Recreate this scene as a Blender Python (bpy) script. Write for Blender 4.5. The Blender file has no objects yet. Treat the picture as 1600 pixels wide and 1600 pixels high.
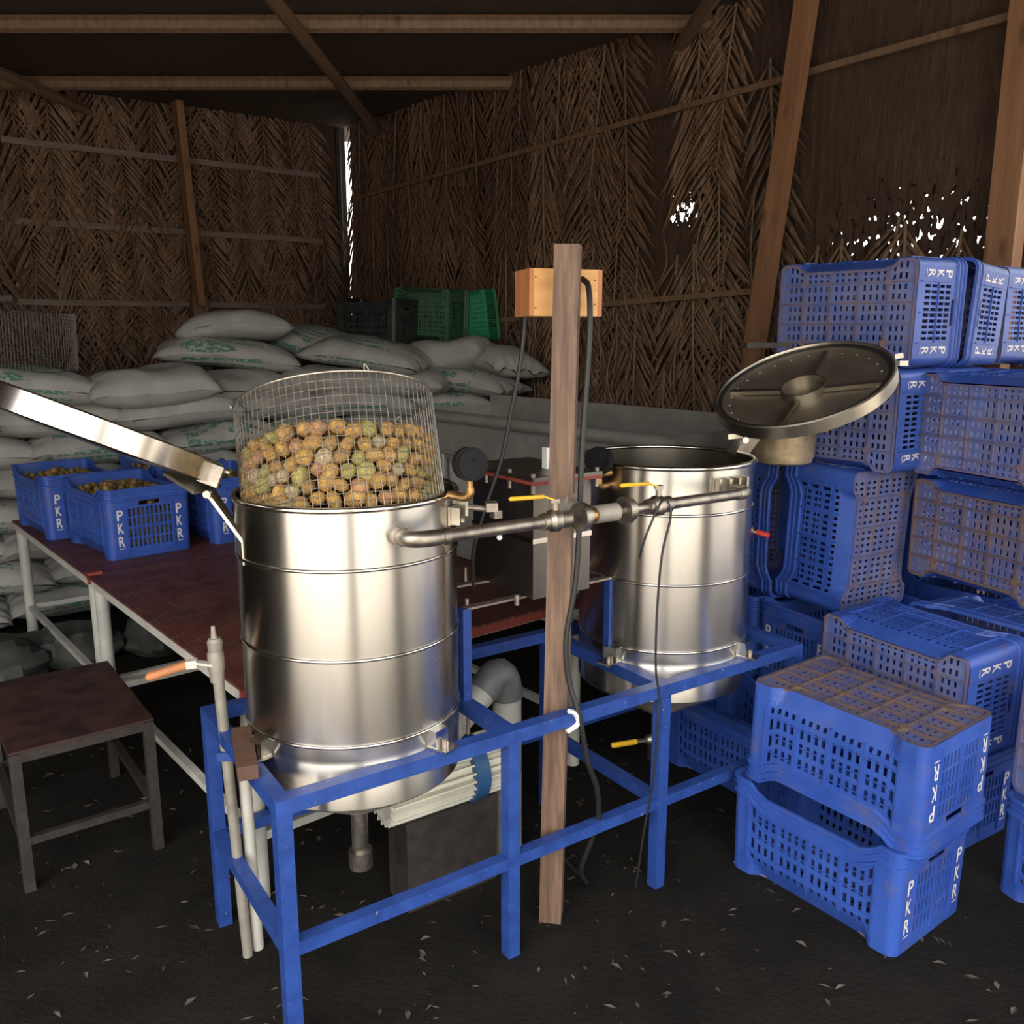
import bpy, math, random
from mathutils import Vector, Matrix, Euler, noise
R = math.radians
random.seed(11)
scene = bpy.context.scene
col = scene.collection

# ------------------------------------------------------------------ camera
cam_d = bpy.data.cameras.new('camera')
cam_d.sensor_fit = 'HORIZONTAL'; cam_d.sensor_width = 36.0
cam_d.lens = 36.0 * 1350.0 / 1600.0
cam_d.clip_start = 0.05; cam_d.clip_end = 200
cam = bpy.data.objects.new('camera', cam_d); col.objects.link(cam)
cam.location = (0, 0, 1.62)
cam.rotation_euler = (R(90 - 11.3), 0, 0)
scene.camera = cam

# ------------------------------------------------------------------ light
world = bpy.data.worlds.new('sky'); scene.world = world
world.use_nodes = True
wn = world.node_tree.nodes; wl = world.node_tree.links
bg = wn['Background']
sky = wn.new('ShaderNodeTexSky'); sky.sky_type = 'NISHITA'
sky.sun_disc = False; sky.sun_elevation = R(62); sky.sun_rotation = R(200)
sky.air_density = 1.3; sky.dust_density = 3.5; sky.ozone_density = 1.0
hsv = wn.new('ShaderNodeHueSaturation'); hsv.inputs['Saturation'].default_value = 0.35
wl.new(sky.outputs['Color'], hsv.inputs['Color'])
wm = wn.new('ShaderNodeMix'); wm.data_type = 'RGBA'; wm.blend_type = 'MULTIPLY'; wm.inputs[0].default_value = 1.0
wl.new(hsv.outputs['Color'], wm.inputs[6]); wm.inputs[7].default_value = (1.0, .945, .86, 1)
wl.new(wm.outputs[2], bg.inputs['Color'])
bg.inputs['Strength'].default_value = 0.55
sun_d = bpy.data.lights.new('sun', 'SUN'); sun_d.energy = 3.8; sun_d.angle = R(0.6)
sun_d.color = (1.0, 0.95, 0.88)
sun = bpy.data.objects.new('sun', sun_d); col.objects.link(sun)
sun.rotation_euler = (R(9), R(6), 0)     # high sun over the shed's open side, falls on the yard
scene.view_settings.view_transform = 'Standard'
scene.view_settings.look = 'None'
scene.view_settings.gamma = 1.0
scene.view_settings.use_curve_mapping = False
scene.view_settings.exposure = 0.72
scene.cycles.use_denoising = True
scene.cycles.max_bounces = 8
scene.cycles.diffuse_bounces = 4
scene.cycles.sample_clamp_indirect = 6.0

# ------------------------------------------------------------------ mesh helpers
class MB:
    def __init__(s): s.v = []; s.f = []
    def add(s, vs, fs):
        o = len(s.v); s.v += [tuple(p) for p in vs]; s.f += [tuple(i + o for i in f) for f in fs]; return s
    def box(s, c, d, M=None, rz=0):
        x, y, z = d[0] / 2, d[1] / 2, d[2] / 2
        vs = [Vector((sx * x, sy * y, sz * z)) for sz in (-1, 1) for sy in (-1, 1) for sx in (-1, 1)]
        if rz: vs = [Matrix.Rotation(rz, 3, 'Z') @ v for v in vs]
        if M: vs = [M @ v for v in vs]
        vs = [v + Vector(c) for v in vs]
        return s.add(vs, [(0, 2, 3, 1), (4, 5, 7, 6), (0, 1, 5, 4), (2, 6, 7, 3), (0, 4, 6, 2), (1, 3, 7, 5)])
    def bar(s, a, b, w, h, up=(0, 0, 1)):
        a = Vector(a); b = Vector(b); d = b - a; L = d.length; d = d / L
        up = Vector(up); sd = d.cross(up)
        if sd.length < 1e-4: sd = d.cross(Vector((1, 0, 0)))
        sd.normalize(); u = sd.cross(d)
        vs = []
        for p in (a, b):
            for sx, sy in ((-1, -1), (1, -1), (1, 1), (-1, 1)): vs.append(p + sd * sx * w / 2 + u * sy * h / 2)
        return s.add(vs, [(3, 2, 1, 0), (4, 5, 6, 7), (0, 1, 5, 4), (1, 2, 6, 5), (2, 3, 7, 6), (3, 0, 4, 7)])
    def tube(s, pts, r, n=8, cap=True):
        pts = [Vector(p) for p in pts]; m = len(pts)
        rs = r if isinstance(r, (list, tuple)) else [r] * m
        prev = None; rings = []
        for i, p in enumerate(pts):
            d = (pts[min(i + 1, m - 1)] - pts[max(i - 1, 0)]).normalized()
            if prev is None:
                a = Vector((0, 0, 1)) if abs(d.z) < .9 else Vector((1, 0, 0))
                u = (a - d * a.dot(d)).normalized()
            else: u = (prev - d * prev.dot(d)).normalized()
            prev = u; w = d.cross(u)
            rings.append([p + (u * math.cos(2 * math.pi * k / n) + w * math.sin(2 * math.pi * k / n)) * rs[i] for k in range(n)])
        o = len(s.v)
        for rg in rings: s.v += [tuple(q) for q in rg]
        for i in range(m - 1):
            for k in range(n):
                k2 = (k + 1) % n
                s.f.append((o + i * n + k, o + i * n + k2, o + (i + 1) * n + k2, o + (i + 1) * n + k))
        if cap:
            s.f.append(tuple(o + k for k in range(n))[::-1]); s.f.append(tuple(o + (m - 1) * n + k for k in range(n)))
        return s
    def cyl(s, a, b, r, n=16): return s.tube([a, b], r, n)
    def lathe(s, prof, n=48, c=(0, 0, 0), M=None, closed=False):
        o = len(s.v); m = len(prof)
        for (r, z) in prof:
            for k in range(n):
                a = 2 * math.pi * k / n
                p = Vector((r * math.cos(a), r * math.sin(a), z))
                if M: p = M @ p
                s.v.append(tuple(p + Vector(c)))
        for i in range(m - 1 + (1 if closed else 0)):
            j = (i + 1) % m
            for k in range(n):
                k2 = (k + 1) % n
                s.f.append((o + i * n + k, o + i * n + k2, o + j * n + k2, o + j * n + k))
        return s
    def sphere(s, c, r, n=10, m=6, sc=(1, 1, 1)):
        prof = [(max(1e-4, math.sin(math.pi * i / m)), -math.cos(math.pi * i / m)) for i in range(m + 1)]
        return s.lathe(prof, n, c, Matrix.Diagonal((r * sc[0], r * sc[1], r * sc[2])))
    def mesh(s, name, smooth=None):
        me = bpy.data.meshes.new(name); me.from_pydata(s.v, [], s.f); me.update()
        if smooth is not None:
            me.polygons.foreach_set('use_smooth', [True] * len(me.polygons))
            me.set_sharp_from_angle(angle=R(smooth))
        return me

def obj(name, me, mat=None, parent=None, loc=None, rot=None, M=None):
    o = bpy.data.objects.new(name, me); col.objects.link(o)
    if mat is not None:
        if me is not None and len(me.materials) == 0: me.materials.append(mat)
        elif me is not None and me.materials[0] != mat:
            o.material_slots[0].link = 'OBJECT'; o.material_slots[0].material = mat
    if parent: o.parent = parent
    if loc is not None: o.location = loc
    if rot is not None: o.rotation_euler = rot
    if M is not None: o.matrix_basis = M
    return o
def part(name, mb, mat, parent, smooth=35, **k): return obj(name, mb.mesh(name, smooth), mat, parent, **k)
def tag(o, label, cat, group=None, kind=None):
    o['label'] = label
    if cat: o['category'] = cat
    if group: o['group'] = group
    if kind: o['kind'] = kind
    return o
def thing(name, label, cat, loc=(0, 0, 0), rot=(0, 0, 0), group=None):
    o = bpy.data.objects.new(name, None); col.objects.link(o); o.empty_display_size = .1
    o.location = loc; o.rotation_euler = rot
    return tag(o, label, cat, group)
def struct(o): o['kind'] = 'structure'; return o
def copy_tree(src, parent=None):
    c = src.copy(); col.objects.link(c)
    c.parent = parent
    for ch in src.children: copy_tree(ch, c)
    return c
def catmull(pts, n=8):
    P = [Vector(p) for p in pts]; P = [P[0] * 2 - P[1]] + P + [P[-1] * 2 - P[-2]]; out = []
    for i in range(1, len(P) - 2):
        for k in range(n):
            t = k / n
            out.append(.5 * (2 * P[i] + (P[i + 1] - P[i - 1]) * t + (2 * P[i - 1] - 5 * P[i] + 4 * P[i + 1] - P[i + 2]) * t * t + (3 * P[i] - P[i - 1] - 3 * P[i + 1] + P[i + 2]) * t ** 3))
    out.append(P[-2]); return out
def sstep(a, b, x):
    t = max(0, min(1, (x - a) / (b - a))); return t * t * (3 - 2 * t)

# ------------------------------------------------------------------ materials
class NT:
    def __init__(s, name):
        s.m = bpy.data.materials.new(name); s.m.use_nodes = True
        s.t = s.m.node_tree; s.b = s.t.nodes['Principled BSDF']; s.out = s.t.nodes['Material Output']
    def n(s, typ, **k):
        nd = s.t.nodes.new('ShaderNode' + typ)
        for a, v in k.items():
            if a.startswith('_'): setattr(nd, a[1:], v)
            else: nd.inputs[a.replace('__', ' ')].default_value = v
        return nd
    def l(s, a, b): s.t.links.new(a, b)
    def coord(s, scale=(1, 1, 1), kind='Object'):
        tc = s.n('TexCoord'); mp = s.n('Mapping'); s.l(tc.outputs[kind], mp.inputs['Vector']); mp.inputs['Scale'].default_value = scale
        return mp.outputs['Vector']
    def noise(s, vec, scale, detail=4, rough=.55):
        nd = s.n('TexNoise', Scale=scale, Detail=detail, Roughness=rough); s.l(vec, nd.inputs['Vector']); return nd.outputs['Fac']
    def ramp(s, fac, stops, interp='LINEAR'):
        nd = s.n('ValToRGB'); r = nd.color_ramp; r.interpolation = interp
        while len(r.elements) < len(stops): r.elements.new(.5)
        for e, (p, c) in zip(r.elements, stops):
            e.position = p; e.color = (c[0], c[1], c[2], 1) if isinstance(c, (tuple, list)) else (c, c, c, 1)
        s.l(fac, nd.inputs['Fac']); return nd.outputs['Color']
    def mix(s, fac, a, b, mode='MIX'):
        nd = s.n('Mix', _data_type='RGBA', _blend_type=mode)
        for sock, v in ((nd.inputs[0], fac), (nd.inputs[6], a), (nd.inputs[7], b)):
            if hasattr(v, 'links') or hasattr(v, 'is_linked'): s.l(v, sock)
            elif isinstance(v, (tuple, list)): sock.default_value = (*v[:3], 1)
            else: sock.default_value = v
        return nd.outputs[2]
    def math(s, op, a, b=None, c=None):
        nd = s.n('Math', _operation=op)
        for i, v in enumerate((a, b, c)):
            if v is None: continue
            if hasattr(v, 'is_linked'): s.l(v, nd.inputs[i])
            else: nd.inputs[i].default_value = v
        return nd.outputs[0]
    def bump(s, h, strength=.3, dist=.01):
        nd = s.n('Bump', Strength=strength, Distance=dist); s.l(h, nd.inputs['Height']); s.l(nd.outputs['Normal'], s.b.inputs['Normal'])
    def set(s, **k):
        for a, v in k.items():
            sock = s.b.inputs[a.replace('__', ' ')]
            if hasattr(v, 'is_linked'): s.l(v, sock)
            elif isinstance(v, (tuple, list)) and len(v) == 3 and sock.type == 'RGBA': sock.default_value = (*v, 1)
            else: sock.default_value = v
        return s

def simple(name, c, rough=.5, metal=0., var=.15, scale=12, bump=0, stretch=(1, 1, 1), kind='Object'):
    t = NT(name); v = t.coord(stretch, kind)
    f = t.noise(v, scale)
    c2 = tuple(max(0, x * (1 - var * 1.6)) for x in c); c1 = tuple(min(1, x * (1 + var)) for x in c)
    t.set(Base__Color=t.ramp(f, [(.3, c2), (.7, c1)]), Roughness=rough, Metallic=metal)
    if bump: t.bump(t.noise(v, scale * 3), bump, .004)
    return t.m

def make_steel(name, c, rough, aniso=.0, smear=.35):
    t = NT(name); v = t.coord((1, 1, 1))
    f = t.noise(v, 5, 5, .6); f2 = t.noise(t.coord((4, 4, .5)), 3, 2)
    dirty = tuple(x * .72 for x in c)
    t.set(Base__Color=t.mix(t.math('MULTIPLY', f, smear), c, dirty), Metallic=1.0)
    rr = t.ramp(f2, [(.3, rough * .9), (.7, rough * 1.12)]); t.l(rr, t.b.inputs['Roughness'])
    if aniso:
        tg = t.n('Tangent', _direction_type='RADIAL', _axis='Z'); t.l(tg.outputs[0], t.b.inputs['Tangent']); t.set(Anisotropic=aniso, Anisotropic__Rotation=0.25)
    t.bump(t.noise(t.coord((2.2, 2.2, .25)), 3, 1.5), .10, .02)
    return t.m
M = {}
M['steel'] = make_steel('brushed_stainless', (.66, .63, .58), .20)
M['steel_shell'] = make_steel('brushed_tank_steel', (.66, .63, .58), .30, .85)
M['steel_dark'] = make_steel('dull_stainless', (.47, .43, .36), .34, smear=.6)
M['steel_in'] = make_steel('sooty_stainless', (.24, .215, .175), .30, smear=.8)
M['steel_dish'] = make_steel('stained_lid_steel', (.36, .32, .26), .55, smear=.7)
M['steel_box'] = make_steel('dark_box_stainless', (.20, .185, .165), .42, smear=.5)
M['galv'] = simple('galvanised_pipe', (.36, .325, .28), .42, 1.0, .3, 26)
M['galv_dull'] = simple('dull_grey_pipe', (.29, .27, .235), .55, .3, .2, 15)
M['brass'] = simple('brass', (.45, .28, .12), .4, 1.0, .2, 30)
M['black'] = simple('black_plastic', (.010, .010, .011), .6, 0, .2, 20); M['black'].node_tree.nodes['Principled BSDF'].inputs['Specular IOR Level'].default_value = .12
M['rubber'] = simple('black_rubber', (.014, .014, .014), .5, 0, .1, 20)
M['yellow'] = simple('yellow_grip', (.72, .42, .02), .45, 0, .08, 20)
M['orange'] = simple('orange_grip', (.42, .16, .06), .55, 0, .15, 20)
M['red'] = simple('red_grip', (.38, .02, .015), .4, 0, .1, 20)
M['wire'] = simple('wire_steel', (.50, .46, .40), .38, .95, .15, 40)
M['wire_dark'] = simple('dull_wire_steel', (.20, .185, .165), .4, .95, .2, 40)
M['rod'] = simple('bare_rod', (.38, .33, .28), .45, .8, .2, 40)
M['white_paint'] = simple('chipped_white_paint', (.47, .46, .42), .5, 0, .12, 9)
M['white'] = simple('white_plastic', (.75, .75, .73), .4, 0, .05, 9)
M['pvc'] = simple('grey_pvc', (.34, .34, .31), .45, 0, .12, 10)
M['pvc_dark'] = simple('dark_grey_pvc', (.09, .095, .10), .5, 0, .12, 10)
M['cream'] = simple('cream_paint', (.62, .60, .50), .45, 0, .08, 10)
M['motor_blue'] = simple('motor_blue', (.02, .08, .2), .45, 0, .08, 10)
M['gasket'] = simple('red_gasket', (.24, .045, .03), .6, 0, .15, 20)
M['letters'] = simple('white_print', (.66, .63, .62), .55, 0, .1, 40)

def paint_blue():
    t = NT('blue_frame_paint'); v = t.coord(); f = t.noise(v, 25, 5); f2 = t.noise(v, 90, 3)
    base = t.ramp(f, [(.3, (.014, .040, .185)), (.7, (.024, .068, .29))])
    chip = t.ramp(f2, [(.70, 0.), (.74, 1.)])
    t.set(Base__Color=t.mix(chip, base, (.30, .27, .25)), Roughness=.38); t.bump(f2, .12, .002); return t.m
M['frame'] = paint_blue()

def plastic(name, c_lo, c_hi, dirt=(.12, .075, .035), dmin=.0, dgain=1.0):
    t = NT(name); v = t.coord(); oi = t.n('ObjectInfo')
    f = t.noise(v, 6, 4); f2 = t.noise(v, 14, 6, .7); f3 = t.noise(v, 160, 2)
    base = t.ramp(f, [(.3, c_lo), (.7, c_hi)])
    d = t.ramp(t.math('ADD', f2, t.math('MULTIPLY', oi.outputs['Random'], .10)), [(.56 - dmin, 0.), (.80, dgain)])
    spk = t.ramp(f3, [(.72, 0.), (.80, .5)])
    cc = t.mix(d, base, dirt); cc = t.mix(spk, cc, (.42, .40, .45))
    t.set(Base__Color=cc, Roughness=t.math('MULTIPLY_ADD', d, .3, .42), Specular__IOR__Level=.35); t.bump(f2, .06, .004)
    return t.m
M['crate'] = plastic('blue_crate_plastic', (.022, .062, .30), (.037, .094, .40), (.11, .095, .14), -.03, .6)
M['crate_base'] = plastic('dusty_blue_crate_base', (.060, .100, .32), (.11, .150, .38), (.19, .155, .14), .16, .75)
M['crate_lip'] = plastic('grimy_blue_crate_lip', (.05, .080, .28), (.09, .12, .32), (.20, .125, .07), .22, .95)
M['green_dark'] = plastic('dark_green_plastic', (.025, .085, .045), (.045, .12, .065), (.07, .08, .055), .0)
M['green'] = plastic('bright_green_plastic', (.012, .21, .105), (.02, .28, .14), (.04, .18, .10), -.04)
M['black_crate'] = plastic('black_crate_plastic', (.012, .014, .016), (.022, .024, .027), (.06, .06, .055), .0)

def wood(name, a, b, scale=1.0, rough=.65, knots=True, axis=2):
    t = NT(name); sc = [14 * scale, 14 * scale, 14 * scale]; sc[axis] = 1.1 * scale
    v = t.coord(tuple(sc)); f = t.noise(v, 2.2, 6, .65)
    w = t.ramp(f, [(.28, a), (.72, b)])
    if knots:
        sk = [9, 9, 9]; sk[axis] = 3.2
        vo = t.n('TexVoronoi', Scale=1.1); t.l(t.coord(tuple(sk)), vo.inputs['Vector'])
        k = t.ramp(vo.outputs['Distance'], [(.06, 1.), (.22, 0.)])
        w = t.mix(t.math('MULTIPLY', k, .65), w, tuple(x * .3 for x in a))
    t.set(Base__Color=w, Roughness=rough); t.bump(f, .25, .003); return t.m
M['post'] = wood('weathered_post_wood', (.060, .034, .022), (.21, .128, .085), 2.0)
M['pine'] = wood('pine_board', (.56, .27, .09), (.72, .42, .17), axis=0)
M['pine_end'] = wood('pine_end_board', (.36, .13, .045), (.48, .20, .075))
M['pole'] = wood('brown_pole_wood', (.13, .075, .045), (.24, .15, .09))
M['orange_wood'] = wood('orange_timber', (.20, .095, .045), (.31, .16, .085))
M['block'] = wood('rough_block_wood', (.06, .03, .02), (.11, .055, .035))
M['batten'] = wood('pale_split_batten', (.13, .10, .085), (.26, .21, .18), axis=0, knots=False)

def sack_mat(stripe):
    t = NT('woven_sack_%d' % stripe); v = t.coord(); oi = t.n('ObjectInfo')
    f = t.noise(v, 3.5, 4); f2 = t.noise(t.coord((1, 12, 1)), 10, 3)
    base = t.ramp(f, [(.3, (.27, .265, .25)), (.7, (.42, .41, .385))])
    if stripe:
        tc = t.n('TexCoord'); sp = t.n('SeparateXYZ'); t.l(tc.outputs['Object'], sp.inputs[0])
        w_ = t.math('SUBTRACT', sp.outputs['Y'], t.math('MULTIPLY', sp.outputs['Z'], .9))
        ln = t.math('FRACT', t.math('MULTIPLY', w_, 16 if stripe == 1 else 24))
        row_ = t.math('FLOOR', t.math('MULTIPLY', w_, 16 if stripe == 1 else 24))
        wd = t.math('FRACT', t.math('ADD', t.math('MULTIPLY', sp.outputs['X'], 7), t.math('MULTIPLY', row_, .37)))
        lines = t.math('LESS_THAN', ln, .5)
        dash = t.math('GREATER_THAN', t.noise(t.coord((26, 26, 26)), 1.6, 3, .6), .47)
        reg = t.math('MULTIPLY', t.math('LESS_THAN', t.math('ABSOLUTE', t.math('ADD', sp.outputs['X'], .04)), .23), t.math('LESS_THAN', t.math('ABSOLUTE', w_), .25 if stripe == 2 else .30))
        msk = t.math('MULTIPLY', t.math('MULTIPLY', lines, dash), reg)
        base = t.mix(t.math('MULTIPLY', msk, .85), base, (.03, .17, .115))
    t.set(Base__Color=base, Roughness=.62); t.bump(t.math('ADD', f, t.math('MULTIPLY', f2, .3)), .25, .01); return t.m
M['sack'] = [sack_mat(0), sack_mat(1), sack_mat(2)]

def thatch(name, holes=None):
    t = NT(name)
    v = t.coord((9, 9, 1.6)); f = t.noise(v, 3, 7, .7); f2 = t.noise(t.coord((2, 2, 2)), 1.5, 3)
    c = t.ramp(f, [(.25, (.022, .013, .008)), (.5, (.085, .048, .028)), (.8, (.20, .125, .075))])
    c = t.mix(f2, c, (.05, .03, .02))
    t.set(Base__Color=c, Roughness=.85); t.bump(f, .8, .03)
    if holes:
        tr = t.n('BsdfTransparent'); mx = t.n('MixShader')
        tc = t.n('TexCoord'); sp = t.n('SeparateXYZ'); t.l(tc.outputs['Object'], sp.inputs[0])
        h = t.noise(t.coord((1, 1, .7)), 30, 1.5, .5)
        dens = None
        for (cx, cz, rx, rz, g) in holes:
            dx = t.math('DIVIDE', t.math('SUBTRACT', sp.outputs['X'], cx), rx); dz = t.math('DIVIDE', t.math('SUBTRACT', sp.outputs['Z'], cz), rz)
            q = t.math('SUBTRACT', 1.0, t.math('ADD', t.math('MULTIPLY', dx, dx), t.math('MULTIPLY', dz, dz)))
            q = t.math('MULTIPLY', t.math('MAXIMUM', q, 0.0), g)
            dens = q if dens is None else t.math('MAXIMUM', dens, q)
        k = t.math('GREATER_THAN', t.math('ADD', h, dens), .82)
        t.l(k, mx.inputs[0]); t.l(t.b.outputs[0], mx.inputs[1]); t.l(tr.outputs[0], mx.inputs[2]); t.l(mx.outputs[0], t.out.inputs['Surface'])
    return t.m
def frond_mat():
    t = NT('dry_palm_leaf'); oi = t.n('ObjectInfo'); v = t.coord((20, 20, 2)); f = t.noise(v, 3, 4)
    c = t.ramp(f, [(.3, (.085, .050, .031)), (.7, (.265, .165, .105))])
    dk = t.ramp(oi.outputs['Random'], [(0., (.55, .52, .5)), (1., (1.25, 1.2, 1.15))])
    t.set(Base__Color=t.mix(1.0, c, dk, 'MULTIPLY'), Roughness=.6); return t.m
M['frond'] = frond_mat()
M['rib'] = simple('frond_midrib', (.17, .11, .065), .6, 0, .2, 10)
def soil():
    t = NT('damp_black_soil'); v = t.coord(); f = t.noise(v, 4, 8, .7); f2 = t.noise(v, 60, 4, .7)
    c = t.ramp(f, [(.3, (.005, .0045, .004)), (.75, (.016, .014, .011))])
    c = t.mix(t.ramp(f2, [(.66, 0.), (.75, .7)]), c, (.07, .06, .045))
    t.set(Base__Color=c, Roughness=.9, Specular__IOR__Level=.15); t.bump(t.math('ADD', f, f2), .6, .02); return t.m
M['soil'] = soil()
M['sand'] = simple('pale_yard_sand', (.44, .40, .345), .9, 0, .12, 2)
def checker():
    t = NT('red_checker_plate'); v = t.coord((1, 1, 1)); f = t.noise(v, 5, 5, .65); f2 = t.noise(t.coord((1, 1, 1)), 45, 3, .7)
    c = t.ramp(f, [(.3, (.060, .017, .013)), (.7, (.13, .034, .026))])
    sp = t.ramp(t.math('ADD', f2, t.math('MULTIPLY', f, .25)), [(.80, 0.), (.88, .8)])
    t.set(Base__Color=t.mix(sp, c, (.30, .25, .20)), Roughness=.55, Specular__IOR__Level=.35)
    br = []
    for ang in (45, -45):
        mp = t.n('Mapping'); tc = t.n('TexCoord'); t.l(tc.outputs['Object'], mp.inputs['Vector']); mp.inputs['Rotation'].default_value = (0, 0, R(ang)); mp.inputs['Scale'].default_value = (34, 90, 1)
        s_ = t.n('SeparateXYZ'); t.l(mp.outputs[0], s_.inputs[0])
        a = t.math('PINGPONG', s_.outputs['X'], .5); b = t.math('PINGPONG', s_.outputs['Y'], .5)
        off = .0 if ang > 0 else .0
        br.append(t.math('MULTIPLY', t.math('GREATER_THAN', a, .2), t.math('GREATER_THAN', b, .32)))
    pat = t.math('MAXIMUM', br[0], br[1])
    worn = t.math('MULTIPLY', pat, t.ramp(t.noise(v, 9, 5, .7), [(.42, 0.), (.62, .8)]))
    t.l(t.mix(worn, t.mix(sp, c, (.30, .25, .20)), (.24, .16, .12)), t.b.inputs['Base Color'])
    t.bump(pat, .45, .004); return t.m
M['checker'] = checker()
M['stool_iron'] = simple('rusty_dark_iron', (.032, .025, .022), .6, .1, .3, 25)
M['stool_top'] = simple('worn_brown_plate', (.042, .017, .014), .55, 0, .45, 14, .3)
def fruit_mat(name, a, b, spot):
    t = NT(name); oi = t.n('ObjectInfo'); v = t.n('VectorMath', _operation='ADD'); tc = t.n('TexCoord')
    t.l(tc.outputs['Object'], v.inputs[0]); t.l(oi.outputs['Location'], v.inputs[1])
    f = t.noise(v.outputs[0], 1.6, 4); f2 = t.noise(v.outputs[0], 5, 3)
    c = t.ramp(f, [(.3, a), (.65, b)]); c = t.mix(t.ramp(f2, [(.55, 0.), (.68, .75)]), c, spot); c = t.mix(t.ramp(t.noise(v.outputs[0], 2.6, 5, .7), [(.30, .75), (.44, 0.)]), c, (.13, .075, .03))
    t.set(Base__Color=t.mix(1.0, c, (1.0, 1.0, 1.0), 'MULTIPLY'), Roughness=.58); t.bump(f2, .5, .06); return t.m
FC = [('golden brown', .42, (.36, .19, .05), (.52, .31, .085), (.56, .42, .20)), ('dull brown', .22, (.24, .13, .05), (.40, .25, .09), (.48, .37, .20)),
      ('yellow green', .12, (.27, .24, .07), (.42, .36, .11), (.50, .42, .20)), ('pale buff', .14, (.36, .28, .16), (.52, .44, .29), (.34, .22, .09)), ('reddish', .10, (.36, .15, .07), (.48, .27, .12), (.54, .42, .24))]
FMAT = [fruit_mat('fruit_skin_' + n_.replace(' ', '_'), a, b, sp) for n_, w_, a, b, sp in FC]
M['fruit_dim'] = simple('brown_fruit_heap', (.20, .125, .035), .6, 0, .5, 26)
M['pot'] = simple('tarnished_aluminium', (.58, .46, .29), .45, .6, .3, 14)
M['bag'] = simple('crumpled_grey_bag', (.05, .055, .05), .6, 0, .5, 8, .3)
M['litter'] = simple('pale_leaf_litter', (.09, .075, .055), .8, 0, .6, 5)

# ------------------------------------------------------------------ the setting
WC = Vector((-1.60, 8.90, 0))                         # back corner of the shed
ang_l = math.atan2(.62, .78)                          # left wall runs from the corner towards -x
ang_r = math.atan2(-.78, .62)                         # right wall runs from the corner towards +x, -y
ZT = 3.9
fl = MB(); fl.add([(-9, .35, 0), (4.6, .35, 0), (4.6, 10, 0), (-9, 10, 0)], [(0, 1, 2, 3)])
floor = struct(obj('floor', fl.mesh('floor'), M['soil'])); tag(floor, 'dark damp earth floor of the shed', None)
gd = MB(); gd.add([(-40, -40, -.03), (40, -40, -.03), (40, 40, -.03), (-40, 40, -.03)], [(0, 1, 2, 3)])
ground = struct(obj('ground', gd.mesh('ground'), M['sand'])); tag(ground, 'pale sandy yard outside the shed', None)

def slab(mb, x0, x1, z0, z1, th=.03): mb.box(((x0 + x1) / 2, th / 2, (z0 + z1) / 2), (x1 - x0, th, z1 - z0))
# left wall: local x runs from the corner outwards to the left (mirrored), inside face at local y = 0
wl_root = obj('wall_left', None) if False else None
def wall_obj(name, spans, mat, loc, rz, label):
    mb = MB()
    for s_ in spans: slab(mb, *s_)
    o = struct(obj(name, mb.mesh(name), mat, None, loc, (0, 0, rz))); o['label'] = label; return o
wall_left = wall_obj('wall_left', [(-9, -.02, 0, ZT)], thatch('palm_thatch_left'), WC, ang_l, 'woven dry palm frond wall behind the sacks')
wall_right = wall_obj('wall_right', [(.0, 6.45, 0, 2.36), (.07, 6.45, 2.36, ZT)],
                      thatch('palm_thatch_right', [(5.75, 2.12, .95, .42, .275), (6.42, 2.15, .22, .8, .36), (4.25, 2.40, .22, .16, .36), (3.2, 2.62, 1.2, .25, .17), (.09, 2.2, .03, .3, .2), (5.12, 1.6, .10, .6, .24)]),
                      WC, ang_r, 'palm thatch wall with gaps letting daylight through')

wall_front = struct(obj('wall_front', MB().bar((-8.6, 3.35, 1.62), (-6.6, -.3, 1.62), .05, 3.2).bar((-6.6, -.3, 1.6), (-3.5, -.3, 1.6), .05, 3.16).bar((2.9, -.3, 1.6), (4.2, -.3, 1.6), .05, 3.16).mesh('wall_front'), thatch('palm_thatch_front')))  # unseen wall added to darken the sides of the tanks' reflections
wall_front['label'] = 'unseen palm thatch wall narrowing the bright front opening that the tanks reflect'

def frond_mesh(seed, L=1.35, n=30, droop=38, wide=.30):
    rnd = random.Random(seed); mb = MB()
    mb.tube([(0, -.012, L / 2), (0, -.02, 0), (rnd.uniform(-.02, .02), -.014, -L / 2)], [.010, .008, .005], 4)
    ribf = len(mb.f)
    for i in range(n):
        z = L / 2 - (i + .5) * L / n
        for sd in (-1, 1):
            a = R(droop + rnd.uniform(-7, 7)); ln = wide * (.75 + .35 * rnd.random()) / max(.35, math.sin(a)) * .62
            d = Vector((sd * math.sin(a), 0, -math.cos(a))); w = .021 + rnd.random() * .008
            nrm = Vector((math.cos(a) * sd, 0, math.sin(a)))
            p0 = Vector((0, -.016, z)); y1 = -.012 - rnd.random() * .03; y2 = -.004 - rnd.random() * .035
            p1 = p0 + d * ln * .5; p1.y = y1; p2 = p0 + d * ln; p2.y = y2
            vs = [p0 + nrm * .004, p0 - nrm * .004, p1 + nrm * w * .6, p1 + Vector((0, -.006, 0)), p1 - nrm * w * .6, p2]
            mb.add(vs, [(0, 1, 3, 2), (1, 4, 3), (2, 3, 5), (3, 4, 5)])
    me = mb.mesh('palm_frond'); me.materials.append(M['frond']); me.materials.append(M['rib'])
    me.polygons.foreach_set('material_index', [1 if i < ribf else 0 for i in range(len(me.polygons))])
    return me
FM = [frond_mesh(i, 1.35, 27, 26 + 4 * i, .36) for i in range(4)]
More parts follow.
